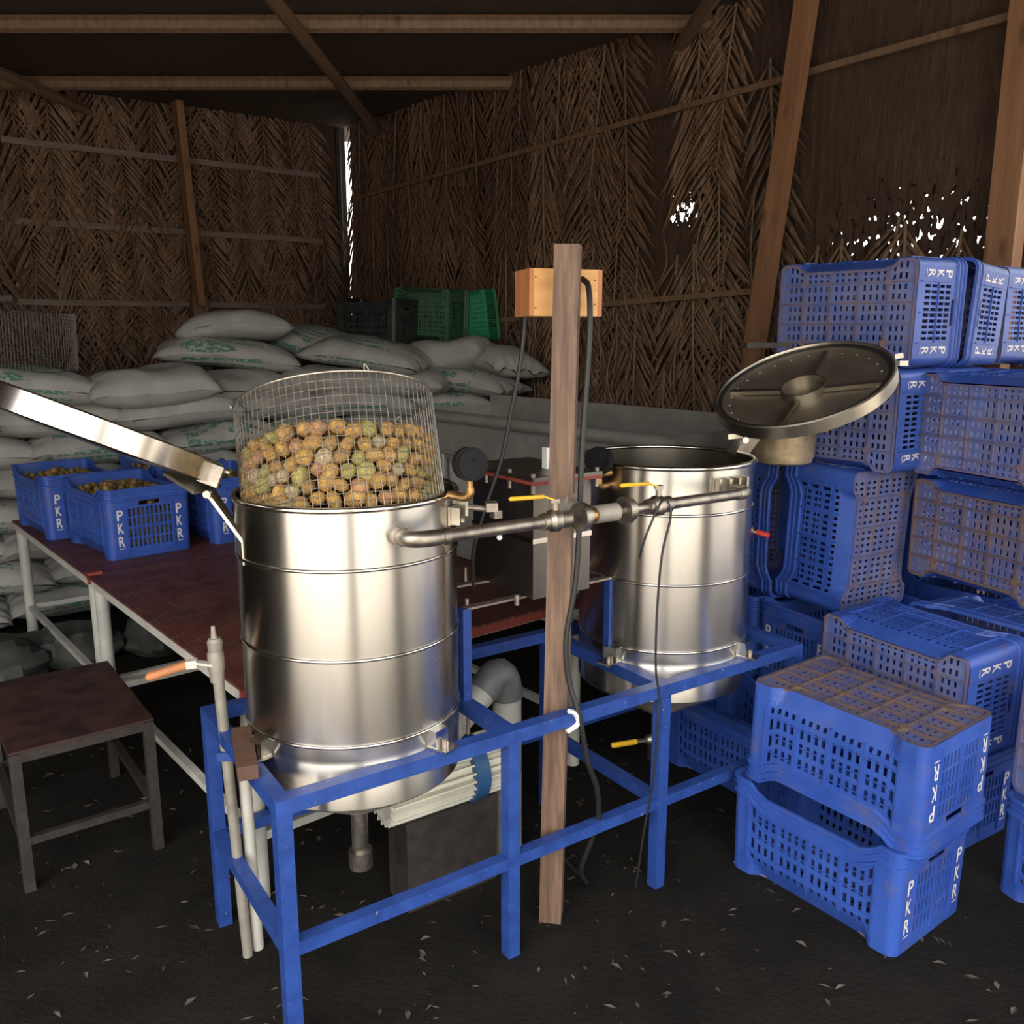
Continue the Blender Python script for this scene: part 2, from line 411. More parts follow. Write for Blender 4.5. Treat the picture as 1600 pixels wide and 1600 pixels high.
def fronds(wall, x0, x1, rows, step, skip=None):
    rnd = random.Random(wall.name); x = x0
    while x < x1:
        for (zc, jit) in rows:
            xx = x + rnd.uniform(-.05, .05); zz = zc + rnd.uniform(-jit, jit)
            if skip and skip(xx, zz, rnd): continue
            o = obj('palm_frond', FM[rnd.randrange(4)], None, wall, (xx, -.012 - rnd.random() * .05, zz), (R(rnd.uniform(-3, 1)), R(rnd.uniform(-6, 6)), 0))
            o.scale = (rnd.uniform(.9, 1.15), 1, rnd.uniform(.85, 1.15))
        x += step
fronds(wall_left, -5.6, -.12, [(3.2, .15), (2.35, .15), (1.5, .15)], .25)
def rskip(x, z, rnd):
    if x > 4.3 and z > 1.75: return rnd.random() < (.93 if x > 4.9 else .6)
    if 3.85 < x < 4.5 and z > 1.9: return True
    return False
fronds(wall_right, .2, 6.4, [(3.2, .15), (2.35, .15), (1.5, .15), (.7, .1)], .20, rskip)
# battens, posts and poles on the walls
def wpart(wall, name, mb, mat): return part(name, mb, mat, wall)
for z in (1.92, 2.53, 3.12):
    for x0, x1 in ((-5.8, -3.02), (-2.98, -.35)):
        wpart(wall_left, 'batten', MB().bar((x0, -.095, z - .012), (x1, -.095, z + .012), .022, .045), M['batten'])
for z, x0, x1 in ((1.75, 2.05, 2.8), (1.86, 3.35, 5.0), (2.95, .3, 6.3)):
    wpart(wall_right, 'batten', MB().bar((x0, -.095, z - .02), (x1, -.095, z + .03), .02, .032), M['pole'])
wpart(wall_left, 'wall_post', MB().box((-1.59, -.16, 1.0), (.13, .09, 2.0)), M['pole'])
wpart(wall_left, 'wall_post', MB().bar((-1.60, -.21, 1.9), (-1.68, -.21, ZT - .2), .13, .06), M['orange_wood'])
wpart(wall_right, 'corner_pole', MB().cyl((.0, -.10, 0), (.0, -.10, ZT - .3), .028, 12), M['stool_iron'])
wpart(wall_right, 'slanted_pole', MB().bar((4.80, -.20, 0), (5.22, -.20, ZT - .3), .10, .07, (0, 1, 0)), M['orange_wood'])
wpart(wall_right, 'wall_post', MB().box((6.22, -.15, 1.7), (.12, .10, 3.4)), M['orange_wood'])
for i in range(26):                                    # loose stalks hanging on the right wall
    rnd = random.Random(i * 7 + 3); x = rnd.uniform(2.2, 5.0); z = rnd.uniform(1.0, 2.5); l = rnd.uniform(.3, .8)
    wpart(wall_right, 'dry_stalk', MB().tube(catmull([(x, -.10, z), (x + rnd.uniform(-.06, .06), -.13, z - l * .5), (x + rnd.uniform(-.14, .14), -.12, z - l)], 4), .0045, 4), M['rib'])

# roof (out of the photograph but it shades the place)
rf = MB()
def roofz(x, y): return 3.30 + .045 * (y - 2)
rc = [(-8.8, -.35), (4.3, -.35), (4.3, 9.6), (-8.8, 9.6)]
rf.add([(x, y, roofz(x, y)) for x, y in rc] + [(x, y, roofz(x, y) + .12) for x, y in rc], [(3, 2, 1, 0), (4, 5, 6, 7), (0, 1, 5, 4), (1, 2, 6, 5), (2, 3, 7, 6), (3, 0, 4, 7)])
ceiling = struct(obj('ceiling', rf.mesh('ceiling'), thatch('palm_thatch_roof'))); ceiling['label'] = 'palm thatch roof of the shed'
for y in (-.25, 1.2, 2.6, 4.0, 5.4, 6.8):
    part('rafter', MB().tube([(-8.6, y, roofz(0, y) - .06), (4.2, y, roofz(0, y) - .06)], .05, 8), M['pole'], ceiling)
for x in (-3.4, -1.2, 1.0, 3.2):
    part('purlin', MB().tube([(x, -.3, roofz(0, -.3) - .13), (x, 8.6, roofz(0, 8.6) - .13)], .04, 8), M['pole'], ceiling)
for i, (x, y) in enumerate(((.16, -.30), (2.85, -.30), (-3.45, -.30), (4.1, 2.6))):  # wider first post is added to reflect as a dark strip in the tanks
    struct(obj('trim_%d' % (i + 1), MB().bar((x, y, 0), (x, y, roofz(x, y)), (.26, .14)[i > 0], .14, (0, 1, 0)).mesh('roof_post'), M['block']))['label'] = 'unseen timber post on the open side, the first added for its dark reflection'

# ------------------------------------------------------------------ slotted plastic crates
def panel(mb, us, vs, hole, P, off):
    """sheet with real slots: us/vs are cut lines, hole(u,v) tells which cells are open, P(u,v) the outer face, off(u,v) the way in"""
    us = sorted(set(round(u, 5) for u in us)); vs = sorted(set(round(v, 5) for v in vs)); nu, nv = len(us), len(vs)
    o = len(mb.v)
    for v in vs:
        for u in us: mb.v.append(tuple(P(u, v)))
    for v in vs:
        for u in us: mb.v.append(tuple(Vector(P(u, v)) + off(u, v)))
    n = nu * nv
    sol = [[not hole((us[i] + us[i + 1]) / 2, (vs[j] + vs[j + 1]) / 2) for i in range(nu - 1)] for j in range(nv - 1)]
    g = lambda i, j: 0 <= i < nu - 1 and 0 <= j < nv - 1 and sol[j][i]
    for j in range(nv - 1):
        for i in range(nu - 1):
            if not sol[j][i]: continue
            a, b, c, d = o + j * nu + i, o + j * nu + i + 1, o + (j + 1) * nu + i + 1, o + (j + 1) * nu + i
            mb.f.append((a, b, c, d)); mb.f.append((d + n, c + n, b + n, a + n))
            if not g(i, j - 1): mb.f.append((b, a, a + n, b + n))
            if not g(i, j + 1): mb.f.append((d, c, c + n, d + n))
            if not g(i - 1, j): mb.f.append((a, d, d + n, a + n))
            if not g(i + 1, j): mb.f.append((c, b, b + n, c + n))
CL, CW, CH, TH_ = .55, .37, .31, .004
def mid(x): return 1 - sstep(.165, .205, abs(x))
def inset(z): return .004 * (1 - z / CH)
def rrect(hx, hy, r, n=5, nx=12, ny=2):
    pts = []
    for (cx, cy, a0) in ((hx - r, hy - r, 0), (-hx + r, hy - r, 90), (-hx + r, -hy + r, 180), (hx - r, -hy + r, 270)):
        for k in range(n + 1):
            a = R(a0 + 90 * k / n); pts.append((cx + r * math.cos(a), cy + r * math.sin(a), math.cos(a), math.sin(a)))
        nxt = {0: ('x', nx), 90: ('y', ny), 180: ('x', nx), 270: ('y', ny)}[a0]
        p = pts[-1]
        for k in range(1, nxt[1]):
            t = k / nxt[1]
            if nxt[0] == 'x': q = (p[0] + (-2 * p[0]) * t, p[1])
            else: q = (p[0], p[1] + (-2 * p[1]) * t)
            pts.append((q[0], q[1], p[2], p[3]))
    return pts
def sweep(mb, path, prof, zof, push=None):
    """prof: list of (outward, z); path: rounded rectangle points with outward normals"""
    o = len(mb.v); m = len(prof)
    for (x, y, nx, ny) in path:
        z0 = zof(x, y); px, py = (push(x, y) if push else (0, 0))
        for (r_, z) in prof: mb.v.append((x + px + nx * r_, y + py + ny * r_, z0 + z))
    k = len(path)
    for i in range(k):
        j = (i + 1) % k
        for a in range(m):
            b = (a + 1) % m
            mb.f.append((o + i * m + a, o + j * m + a, o + j * m + b, o + i * m + b))
def crate_meshes():
    H = {}
    # long wall (outer face at -y, built once and turned round for the other)
    cols = []
    for gq in (-.156, -.052, .052, .156):
        for k in range(4): c = gq + (k - 1.5) * .0235; cols.append((c - .0058, c + .0058))
    rows = [(.064, .082), (.100, .136), (.154, .190), (.208, .242)]
    us = [-.245, -.225, -.205, -.185, -.165, .165, .185, .205, .225, .245] + [e for c in cols for e in c]
    vs = [.0, .02, .04, .27] + [e for r_ in rows for e in r_]
    hole = lambda u, v: any(a < u < b for a, b in cols) and any(a < v < b for a, b in rows)
    def P(u, v):
        zt = (.268 - .034 * mid(u)) / .27
        y = -(CW / 2 - inset(v)) + .030 * mid(u) * max(0, 1 - v / .075)
        return Vector((u, y, v * zt))
    mb = MB(); panel(mb, us, vs, hole, P, lambda u, v: Vector((0, TH_, 0)))
    for x in (-.208, -.104, 0, .104, .208): mb.bar(P(x, .058) + Vector((0, -.003, 0)), P(x, .262) + Vector((0, -.003, 0)), .006, .007, (0, 1, 0))
    for v in (.0905, .146, .200): mb.bar(P(-.205, v) + Vector((0, -.0015, 0)), P(.205, v) + Vector((0, -.0015, 0)), .003, .003)
    H['side'] = mb.mesh('crate_side_wall')
    # short wall, outer face at +x
    cols2 = [((k - 4.5) * .0195 - .0053, (k - 4.5) * .0195 + .0053) for k in range(10)]
    rows2 = [(.048, .084), (.092, .130), (.142, .178), (.186, .220)]
    us = [-.155, -.045, .045, .155] + [e for c in cols2 for e in c]; vs = [.0, .27, .232, .250] + [e for r_ in rows2 for e in r_]
    hole = lambda u, v: (any(a < u < b for a, b in cols2) and any(a < v < b for a, b in rows2)) or (abs(u) < .045 and .232 < v < .250)
    P2 = lambda u, v: Vector((CL / 2 - inset(v), u, v))
    mb = MB(); panel(mb, us, vs, hole, P2, lambda u, v: Vector((-TH_, 0, 0)))
    for y in (-.103, 0, .103): mb.bar(P2(y, .02) + Vector((.002, 0, 0)), P2(y, .228) + Vector((.002, 0, 0)), .004, .005, (1, 0, 0))
    for v in (.136,): mb.bar(P2(-.103, v) + Vector((.002, 0, 0)), P2(.103, v) + Vector((.002, 0, 0)), .004, .004)
    H['end'] = mb.mesh('crate_end_wall')
    # base plate
    xb = [-.262, -.165, -.055, .055, .165, .262]; yb = [-.170, -.104, -.035, .035, .104, .170]
    xc = []
    for i in range(5):
        w = xb[i + 1] - xb[i]; k0 = 4
        pitch = w / (k0 + .6)
        for k in range(k0):
            c = (xb[i] + xb[i + 1]) / 2 + (k - 1.5) * pitch; xc.append((c - .0050, c + .0050))
    yc = []
    for j in range(5):
        c = (yb[j] + yb[j + 1]) / 2
        for s_ in (-1, 1): yc.append((c + s_ * .016 - .0090, c + s_ * .016 + .0090))
    def Y(x, y):
        a = abs(y)
        if a <= .104: return y
        return math.copysign(.104 + (a - .104) * (.072 - .030 * mid(x)) / .066, y)
    us = xb + [-.205, -.185, .185, .205] + [e for c in xc for e in c]; vs = yb + [e for c in yc for e in c]
    hole = lambda u, v: any(a < u < b for a, b in xc) and any(a < v < b for a, b in yc) and not (abs(u) > .245)
    mb = MB(); panel(mb, us, [-v for v in vs], lambda u, v: hole(u, v), lambda u, v: Vector((u, Y(u, -v), .007)), lambda u, v: Vector((0, 0, TH_)))
    H['base'] = mb.mesh('crate_base')
    mb = MB()
    for x in xb[1:-1]: mb.box((x, 0, .004), (.005, .28 + .06 * (1 - mid(x)), .008))
    for y in yb[1:-1]: mb.box((0, y, .0035), (.52, .0045, .007))
    for x in (-.165, .165):
        for y in (-.104, .104): mb.cyl((x, y, -.001), (x, y, .008), .0135, 12)
    H['ribs'] = mb.mesh('crate_base_ribs')
    # foot lip round the base with the shallow scoops in the long sides
    path = rrect(CL / 2 - .006, CW / 2 - .006, .032, 5, 16, 2)
    push = lambda x, y: (0, -math.copysign(.030 * mid(x), y) if abs(y) > .12 else 0)
    mb = MB(); sweep(mb, path, [(.002, .0), (.002, .016), (-.010, .016), (-.010, .0)], lambda x, y: 0, push)
    H['lip'] = mb.mesh('crate_foot_lip')
    # rim with two ridges, dipping along the long sides
    path = rrect(CL / 2 - .001, CW / 2 - .001, .032, 5, 16, 2)
    prof = [(0, -.056), (.007, -.053), (.007, -.046), (.001, -.044), (.001, -.030), (.006, -.028), (.006, -.022), (.002, -.020), (.002, -.010), (.009, -.008), (.009, -.001), (.007, 0), (-.003, 0), (-.005, -.003), (-.005, -.056)]
    dip = lambda x, y: CH - (.034 * mid(x) if abs(y) > .12 else 0)
    mb = MB(); sweep(mb, path, prof, dip)
    H['rim'] = mb.mesh('crate_rim')
    # corner posts: one of each hand, the other two are the same pieces turned round
    for nm, sy in (('corner', 1), ('corner_m', -1)):
        mb = MB(); n = 6
        for z in (.0, .262):
            for r_ in (.030, .026):
                for k in range(n + 1):
                    a = R(90 * k / n); i_ = inset(z)
                    mb.v.append((CL / 2 - .030 - i_ + r_ * math.cos(a), sy * (CW / 2 - .030 - i_ + r_ * math.sin(a)), z))
        q = n + 1
        for k in range(n):
            f1 = (k, k + 1, k + 1 + 2 * q, k + 2 * q); f2 = (k + q, k + 3 * q, k + 1 + 3 * q, k + 1 + q)
            mb.f += [f1, f2] if sy > 0 else [f1[::-1], f2[::-1]]
        H[nm] = mb.mesh('crate_corner_post', 50)
    # lettering
    def letter(ch, h, w):
        cu = bpy.data.curves.new('letter', 'FONT'); cu.body = ch; cu.size = 1; cu.extrude = 0; cu.offset = .018
        o = bpy.data.objects.new('letter', cu); col.objects.link(o)
        dg = bpy.context.evaluated_depsgraph_get(); me = o.evaluated_get(dg).to_mesh()
        vs = [v.co.copy() for v in me.vertices]; fs = [tuple(p.vertices) for p in me.polygons]
        o.evaluated_get(dg).to_mesh_clear(); bpy.data.objects.remove(o); bpy.data.curves.remove(cu)
        x0 = min(v.x for v in vs); x1 = max(v.x for v in vs); y0 = min(v.y for v in vs); y1 = max(v.y for v in vs)
        return [((v.x - (x0 + x1) / 2) / (x1 - x0) * w, (v.y - (y0 + y1) / 2) / (y1 - y0) * h) for v in vs], fs
    L3 = [letter(c, .045, .026) for c in 'PKR']
    mb = MB()
    for (pts, fs), z in zip(L3, (.196, .138, .080)):
        mb.add([(CL / 2 - inset(z + v) + .0012, u, z + v) for u, v in pts], fs)
    mb.add([(CL / 2 - inset(.06) + .0012, sx * .013, .048 + sz * .0016) for sx, sz in ((-1, -1), (1, -1), (1, 1), (-1, 1))], [(0, 1, 2, 3)])
    H['pkr'] = mb.mesh('crate_lettering')
    return H
CM = crate_meshes()
for k, m in (('side', 'crate'), ('end', 'crate'), ('base', 'crate_base'), ('ribs', 'crate_lip'), ('lip', 'crate_lip'), ('rim', 'crate'), ('corner', 'crate'), ('corner_m', 'crate'), ('pkr', 'letters')): CM[k].materials.append(M[m])
def make_crate(name, label, loc, rot, group, mats=None, letters=True, s=1.0):
    t = thing(name, label, 'crate', loc, rot, group)
    if s != 1.0: t.scale = (s, s, s) if not isinstance(s, tuple) else s
    mk = (lambda k: mats.get(k)) if isinstance(mats, dict) else ((lambda k: mats) if mats else (lambda k: None))
    for rz in (0, math.pi): obj('side_wall', CM['side'], mk('side'), t, rot=(0, 0, rz))
    for rz in (0, math.pi):
        e = obj('end_wall', CM['end'], mk('end'), t, rot=(0, 0, rz))
        if letters:
            for y in (-.129, .129): obj('lettering', CM['pkr'], None, e, (0, y, 0))['label'] = 'white letters P K R'
    b = obj('base', CM['base'], mk('base'), t); obj('foot_lip', CM['lip'], mk('lip'), b); obj('base_ribs', CM['ribs'], mk('ribs'), b)
    obj('rim', CM['rim'], mk('rim'), t)
    for k in ('corner', 'corner_m'):
        for rz in (0, math.pi): obj('corner_post', CM[k], mk(k), t, rot=(0, 0, rz))
    return t
def rr(a, b, c): return (R(a), R(b), R(c))
G1 = 'blue PKR crates heaped beside the shed wall'
CR = [
 ('blue crate on its side atop the heap, base outwards, beside the slanted pole', (1.189, 3.189, 1.712), rr(-89.4, .5, -52.3)),
 ('blue crate on its side, mouth to mouth with the topmost crate', (1.690, 3.575, 1.712), rr(-88, -2, 131)),
 ('sunlit blue crate on its side against the timber wall post', (1.715, 3.60, 1.712), rr(-90, 0, -50)),
 ('blue crate lying on its side behind the open lid, under the topmost crate', (1.165, 3.20, 1.335), rr(-90, 0, -52.3)),
 ('blue crate on its side tucked behind the one under the topmost crate', (1.665, 3.585, 1.335), rr(-90, 0, 127.7)),
 ('clean blue crate on its side, base outwards, above the dusty brown one', (1.545, 2.85, 1.325), rr(-90, 0, -70)),
 ('dusty blue crate on its side with brown grime on its base corner', (1.570, 2.86, .948), rr(-90, 0, -68)),
 ('blue crate standing on end beside the right steam tank', (1.372, 3.14, .885), rr(0, -88.0, -60.5)),
 ('blue crate on end, its rim facing the crate beside the right tank', (1.045, 3.69, .880), rr(0, -90, 119.5)),
 ('blue crate on its side behind the upturned grimy crate, letters at its end', (1.245, 2.700, .492), rr(-89.5, .9, -58.5)),
 ('blue crate on its side tucked below the dusty brown one', (1.842, 2.922, .505), rr(-90, 0, 121.5)),
 ('upturned blue crate with brown grime on its ribbed base', (1.027, 2.334, .615), rr(180.4, 1.0, -53.3)),
 ('blue crate on the floor under the upturned grimy crate', (.995, 2.345, .0), rr(0, 0, -53.3)),
 ('blue crate on its side next to the upturned grimy crate', (1.56, 2.08, .505), rr(-90, 0, -70)),
 ('blue crate on the floor below the one next to the upturned crate', (1.72, 2.14, .0), rr(0, 0, -70)),
 ('blue crate on the floor under the sideways one with letters', (1.385, 2.80, .0), rr(0, 0, -58.5)),
 ('blue crate on the floor at the back of the sideways pair', (1.745, 3.02, .0), rr(0, 0, -58.5)),
 ('shaded blue crate on the floor beneath the crates on end', (1.31, 3.26, .0), rr(0, 0, 29)),
 ('shaded blue crate directly carrying the crate on end', (1.31, 3.26, .302), rr(0, 0, 29)),
 ('shaded blue crate on the floor behind the crates on end', (1.12, 3.60, .0), rr(0, 0, 29)),
 ('shaded blue crate carrying the back crate on end', (1.12, 3.60, .302), rr(0, 0, 29)),
 ('dark shaded blue crate on the floor behind the right steam tank', (.905, 3.02, .0), rr(0, 0, 124)),
]
GRIME = {'base': plastic('brown_stained_crate_base', (.045, .075, .26), (.08, .11, .28), (.16, .10, .055), .20, .95), 'lip': plastic('brown_caked_crate_lip', (.060, .058, .10), (.10, .08, .10), (.18, .10, .04), .18, .95)}
GRIME['ribs'] = GRIME['lip']
for lab, loc, rot in CR: make_crate('plastic_crate', lab, loc, rot, G1, GRIME if 'grime' in lab else None)
for k in range(5): make_crate('plastic_crate', 'blue crate in the column under the sunlit top crate', (2.03, 3.63, k * .303), rr(0, 0, -50), 'blue crates stacked in a column by the wall post')
G2 = 'blue PKR crates of fruit on the red table'
TB = .678
TC = [('blue crate of brown fruit with clear white letters, at the table edge', (-1.79, 3.94, TB), rr(0, 0, 134)),
      ('blue crate of fruit at the far corner of the red tables', (-2.255, 4.33, TB), rr(0, 0, 133)),
      ('shaded blue crate of fruit beside the lettered edge crate', (-1.44, 4.25, TB), rr(0, 0, 134)),
      ('shaded blue crate of fruit farthest back on the red tables', (-1.86, 4.68, TB), rr(0, 0, 133)),
      ('shaded blue crate behind the left steam tank on the red table', (-.54, 3.66, TB), rr(0, 0, 126))]
def fruit_heap_mesh(seed, hx, hy, n, r0, ztop):
    rnd = random.Random(seed); mb = MB()
    for i in range(n):
        x = rnd.uniform(-hx, hx); y = rnd.uniform(-hy, hy)
        z = ztop + .035 * math.cos(x / hx * 1.5) * math.cos(y / hy * 1.5) + rnd.uniform(-.03, .012)
        r_ = r0 * rnd.uniform(.8, 1.15); sc = (1, rnd.uniform(.8, 1), rnd.uniform(.75, 1))
        mb.sphere((x, y, z), r_, 7, 5, sc)
    mb.box((0, 0, ztop * .5 - .01), (hx * 2, hy * 2, ztop - .06))
    return mb.mesh('fruit_heap', 60)
FH = [fruit_heap_mesh(i, .235, .145, 210, .0185, .235) for i in range(2)]
for i, (lab, loc, rot) in enumerate(TC):
    make_crate('plastic_crate', lab, loc, rot, G2)
    if i < 4:
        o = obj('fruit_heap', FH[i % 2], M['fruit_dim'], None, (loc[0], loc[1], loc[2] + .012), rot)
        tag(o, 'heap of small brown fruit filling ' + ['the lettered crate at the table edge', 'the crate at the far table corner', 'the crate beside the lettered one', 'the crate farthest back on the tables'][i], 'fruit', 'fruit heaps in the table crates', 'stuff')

# ------------------------------------------------------------------ red plate tables
TE = Vector((.646, -.763, 0)); TW = Vector((.763, .646, 0)); T0 = Vector((-.746, 2.235, 0))
def table(label, near_end, length, width):
    rz = math.atan2(TW.y, TW.x)                      # local x across the table, local y towards the far end
    t = thing('work_table', label, 'table', near_end, (0, 0, rz), 'red plate tables')
    part('table_top', MB().box((width / 2, length / 2, .672), (width, length, .008)), M['checker'], t)
    part('red_edge', MB().box((width / 2, .006, .655), (width, .012, .03)), M['gasket'], t)
    for x in (.02, width - .02): part('apron', MB().bar((x, .02, .650), (x, length - .02, .650), .03, .036), M['white_paint'], t)
    for y in (.03, length - .02): part('apron', MB().bar((.03, y, .650), (width - .03, y, .650), .03, .036), M['white_paint'], t)
    for x in (.035, width - .035):
        for y in (.035, length - .035): part('leg', MB().cyl((x, y, 0), (x, y, .634), .027, 14), M['white_paint'], t)
    for x in (.035, width - .035): part('stretcher', MB().bar((x, .05, .2), (x, length - .05, .2), .026, .026), M['white_paint'], t)
    for y in (.035, length - .035): part('stretcher', MB().bar((.05, y, .2), (width - .05, y, .2), .026, .026), M['white_paint'], t)
    return t
table('red checker plate table with white legs beside the blue stand', T0, 1.505, 1.35)
table('red checker plate table carrying the crates of fruit at the sacks', T0 - TE * 1.515, 1.44, 1.35)
part('corner_cap', MB().box((.0, 0, 0), (.055, .04, .03)), M['gasket'], bpy.data.objects['work_table.001'], loc=(.03, .02, .672))

# ------------------------------------------------------------------ blue stand and what it carries
SA = math.atan2(.562, .827); SO = Vector((-.5, 1.71, 0))
A_ = Vector((.827, .562, 0)); B_ = Vector((-.562, .827, 0))
def S(x, y, z): return SO + A_ * x + B_ * y + Vector((0, 0, z))
st = thing('steel_stand', 'blue painted steel stand of square tube under both steam tanks', 'stand', SO, (0, 0, SA))
SL, SWd, SZ, TU = 1.72, .56, .632, .036
for y in (0, SWd):
    part('top_rail', MB().bar((-.018, y, SZ), (SL + .018, y, SZ), TU, TU), M['frame'], st)
    part('bottom_rail', MB().bar((0, y, .28), (SL, y, .28), TU * .9, TU * .9), M['frame'], st)
for x in (0, .60, 1.13, SL): part('cross_rail', MB().bar((x, .018, SZ), (x, SWd - .018, SZ), TU, TU), M['frame'], st)
for x in (0, 1.13, SL): part('bottom_cross_rail', MB().bar((x, .018, .28), (x, SWd - .018, .28), TU * .9, TU * .9), M['frame'], st)
for x in (0, .60, 1.13, SL):
    for y in (0, SWd): part('leg', MB().box((x, y, (SZ - .018) / 2), (TU, TU, SZ - .018)), M['frame'], st)
for x, y in ((.60, .22), (1.13, .24)): part('upright', MB().box((x, y, .78), (.026, .026, .262)), M['frame'], st)
part('support_bar', MB().bar((.60, .22, .910), (1.13, .24, .910), .026, .006), M['rod'], st)
part('support_bar', MB().bar((.45, .42, .910), (1.13, .42, .910), .026, .006), M['rod'], st)
part('support_bar', MB().bar((1.13, .24, .910), (1.13, .44, .910), .026, .006), M['rod'], st)
part('tie_rod', MB().cyl((.655, .30, .50), (.655, .30, .908), .006, 8), M['rod'], st)
part('bolt', MB().cyl((.76, .205, .895), (.76, .205, .925), .007, 8), M['rod'], st)
part('timber_block', MB().bar((-.035, .11, .668), (.015, .32, .668), .045, .034), M['block'], st)

def tank(label, lx, drain_yaw):
    base = S(lx, .28, 0)
    t = thing('steam_tank', label, 'tank', base, (0, 0, SA))
    Rr = .270
    prof = [(.03, .40), (.05, .40), (Rr - .004, .535), (Rr, .540), (Rr, .645), (Rr - .003, .652), (Rr - .003, .664), (Rr, .672), (Rr, 1.252), (Rr - .006, 1.252), (Rr - .006, .70), (.0, .69)]  # shallow groove at rail height shaped in to stand for the reflected dark band
    part('shell', MB().lathe(prof, 96), M['steel_shell'], t, 30)
    mb = MB(); k = [(Rr + .0075 * math.cos(a), 1.254 + .0075 * math.sin(a)) for a in [2 * math.pi * i / 10 for i in range(10)]]
    part('rim', mb.lathe(k, 96, closed=True), M['steel'], t, 60)
    for z in (1.117, .907, .698):
        k = [(Rr - .001 + .005 * math.cos(a), z + .005 * math.sin(a)) for a in [2 * math.pi * i / 10 for i in range(10)]]
        part('hoop', MB().lathe(k, 96, closed=True), M['steel'], t, 60)
    for a in (-70, 15, 110, 195):                     # feet bolted to the rails
        c, s_ = math.cos(R(a)), math.sin(R(a))
        mb = MB(); mb.box(((Rr + .012) * c, (Rr + .012) * s_, .675), (.030, .045, .05), rz=R(a)); mb.box(((Rr + .03) * c, (Rr + .03) * s_, .655), (.06, .05, .006), rz=R(a))
        b = part('foot_bracket', mb, M['steel'], t); part('bolt', MB().cyl(((Rr + .035) * c, (Rr + .035) * s_, .64), ((Rr + .035) * c, (Rr + .035) * s_, .675), .006, 8), M['rod'], b)
    v = part('drain_valve', MB().cyl((0, 0, .26), (0, 0, .41), .022, 14).cyl((0, 0, .22), (0, 0, .27), .032, 12), M['galv'], t)
    return t
T1 = tank('open stainless steam tank holding the basket of fruit', .30, 0)
T2 = tank('empty stainless steam tank with its ribbed lid swung open', 1.39, 0)
def local(t, P):                                       # world point -> the tank's own frame
    return Matrix.Rotation(-SA, 3, 'Z') @ (Vector(P) - t.location)
# inner wall of the empty tank is a darker steel
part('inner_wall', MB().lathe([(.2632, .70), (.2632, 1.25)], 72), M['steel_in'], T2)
# lids
def lid(t, centre, nrm, roll, outer, inner, hi=.034):
    n_ = Vector(nrm).normalized(); q = n_.to_track_quat('Z', 'Y')
    Mw = Matrix.Translation(Vector(centre)) @ q.to_matrix().to_4x4() @ Matrix.Rotation(R(roll), 4, 'Z')
    Mt = Matrix.Translation(t.location) @ Matrix.Rotation(SA, 4, 'Z')
    Rl = .288
    prof = [(.0, -.030), (.12, -.029), (.23, -.026), (Rl - .01, -.022), (Rl, -.018), (Rl, hi - .004), (Rl - .004, hi), (Rl - .010, hi), (Rl - .012, hi - .004), (Rl - .012, -.012)]
    o = part('lid', MB().lathe(prof, 96), outer, t, 30, M=Mt.inverted() @ Mw)
    o['label'] = 'hinged lid swung open'
    part('gasket', MB().lathe([(Rl - .012, .018), (Rl - .026, .018), (Rl - .026, -.004), (Rl - .012, -.004)], 72), M['rubber'], o)
    part('lid_dish', MB().lathe([(Rl - .026, .012), (Rl - .040, .002), (.21, -.010), (.10, -.016), (.0001, -.018)], 72), inner, o, 60)
    part('hub_ring', MB().lathe([(.072, -.018), (.072, .012), (.067, .012), (.067, -.018)], 40), outer, o)
    for k in range(4):
        c, s_ = math.cos(k * math.pi / 2), math.sin(k * math.pi / 2)
        part('spoke', MB().bar((.072 * c, .072 * s_, -.006), (.250 * c, .250 * s_, .002), .020, .014), outer, o)
    rv = part('rivets', (lambda m_: ([m_.sphere((.242 * math.cos(R(a)), .242 * math.sin(R(a)), .0), .0042, 6, 4) for a in range(6, 360, 14)], m_)[1])(MB()), outer, o); rv['kind'] = 'stuff'
    return o
lid1 = lid(T1, (-.979, 2.047, 1.400), (.341, .26, .902), 20, M['steel'], M['steel_dark'])
lid2 = lid(T2, (.957, 2.865, 1.462), (-.352, -.296, .890), 12, M['steel_dark'], M['steel_dish'], .026)
# clip on the first lid's band, hinge arms and bracket
part('clip', MB().box((-.262, -.13, .0), (.05, .012, .05), rz=R(27)).box((-.268, -.14, .018), (.055, .006, .006), rz=R(27)), M['rod'], lid1)
def tp(name, mb_fn, mat, t, parent=None):
    mb = mb_fn(); mb.v = [tuple(local(t, p)) for p in mb.v]
    return part(name, mb, mat, parent or t)
hb = [(-.712, 2.00, 1.275), (-.702, 2.02, 1.235), (-.628, 1.985, 1.155), (-.627, 1.985, 1.115)]
tp('hinge_arm', lambda: MB().bar((-.705, 1.98, 1.268), (-.622, 1.955, 1.160), .008, .022, (0, 1, 0)).bar((-.622, 1.955, 1.162), (-.621, 1.955, 1.105), .008, .022, (0, 1, 0)), M['steel_dark'], T1)
tp('hinge_arm', lambda: MB().bar((-.735, 2.07, 1.268), (-.665, 2.05, 1.160), .008, .030, (0, 1, 0)).bar((-.665, 2.05, 1.162), (-.665, 2.05, 1.105), .008, .03, (0, 1, 0)), M['steel_dark'], T1)
tp('hinge_pin', lambda: MB().cyl((-.702, 1.955, 1.270), (-.745, 2.085, 1.270), .009, 12), M['steel'], T1)
tp('hinge_plate', lambda: MB().bar((-.722, 2.02, 1.270), (-.80, 2.045, 1.312), .10, .008), M['steel'], T1)
tp('hinge_bracket', lambda: MB().box((-.602, 1.945, 1.125), (.012, .02, .085)).box((-.640, 2.00, 1.13), (.05, .014, .05), rz=R(-55)), M['steel'], T1)
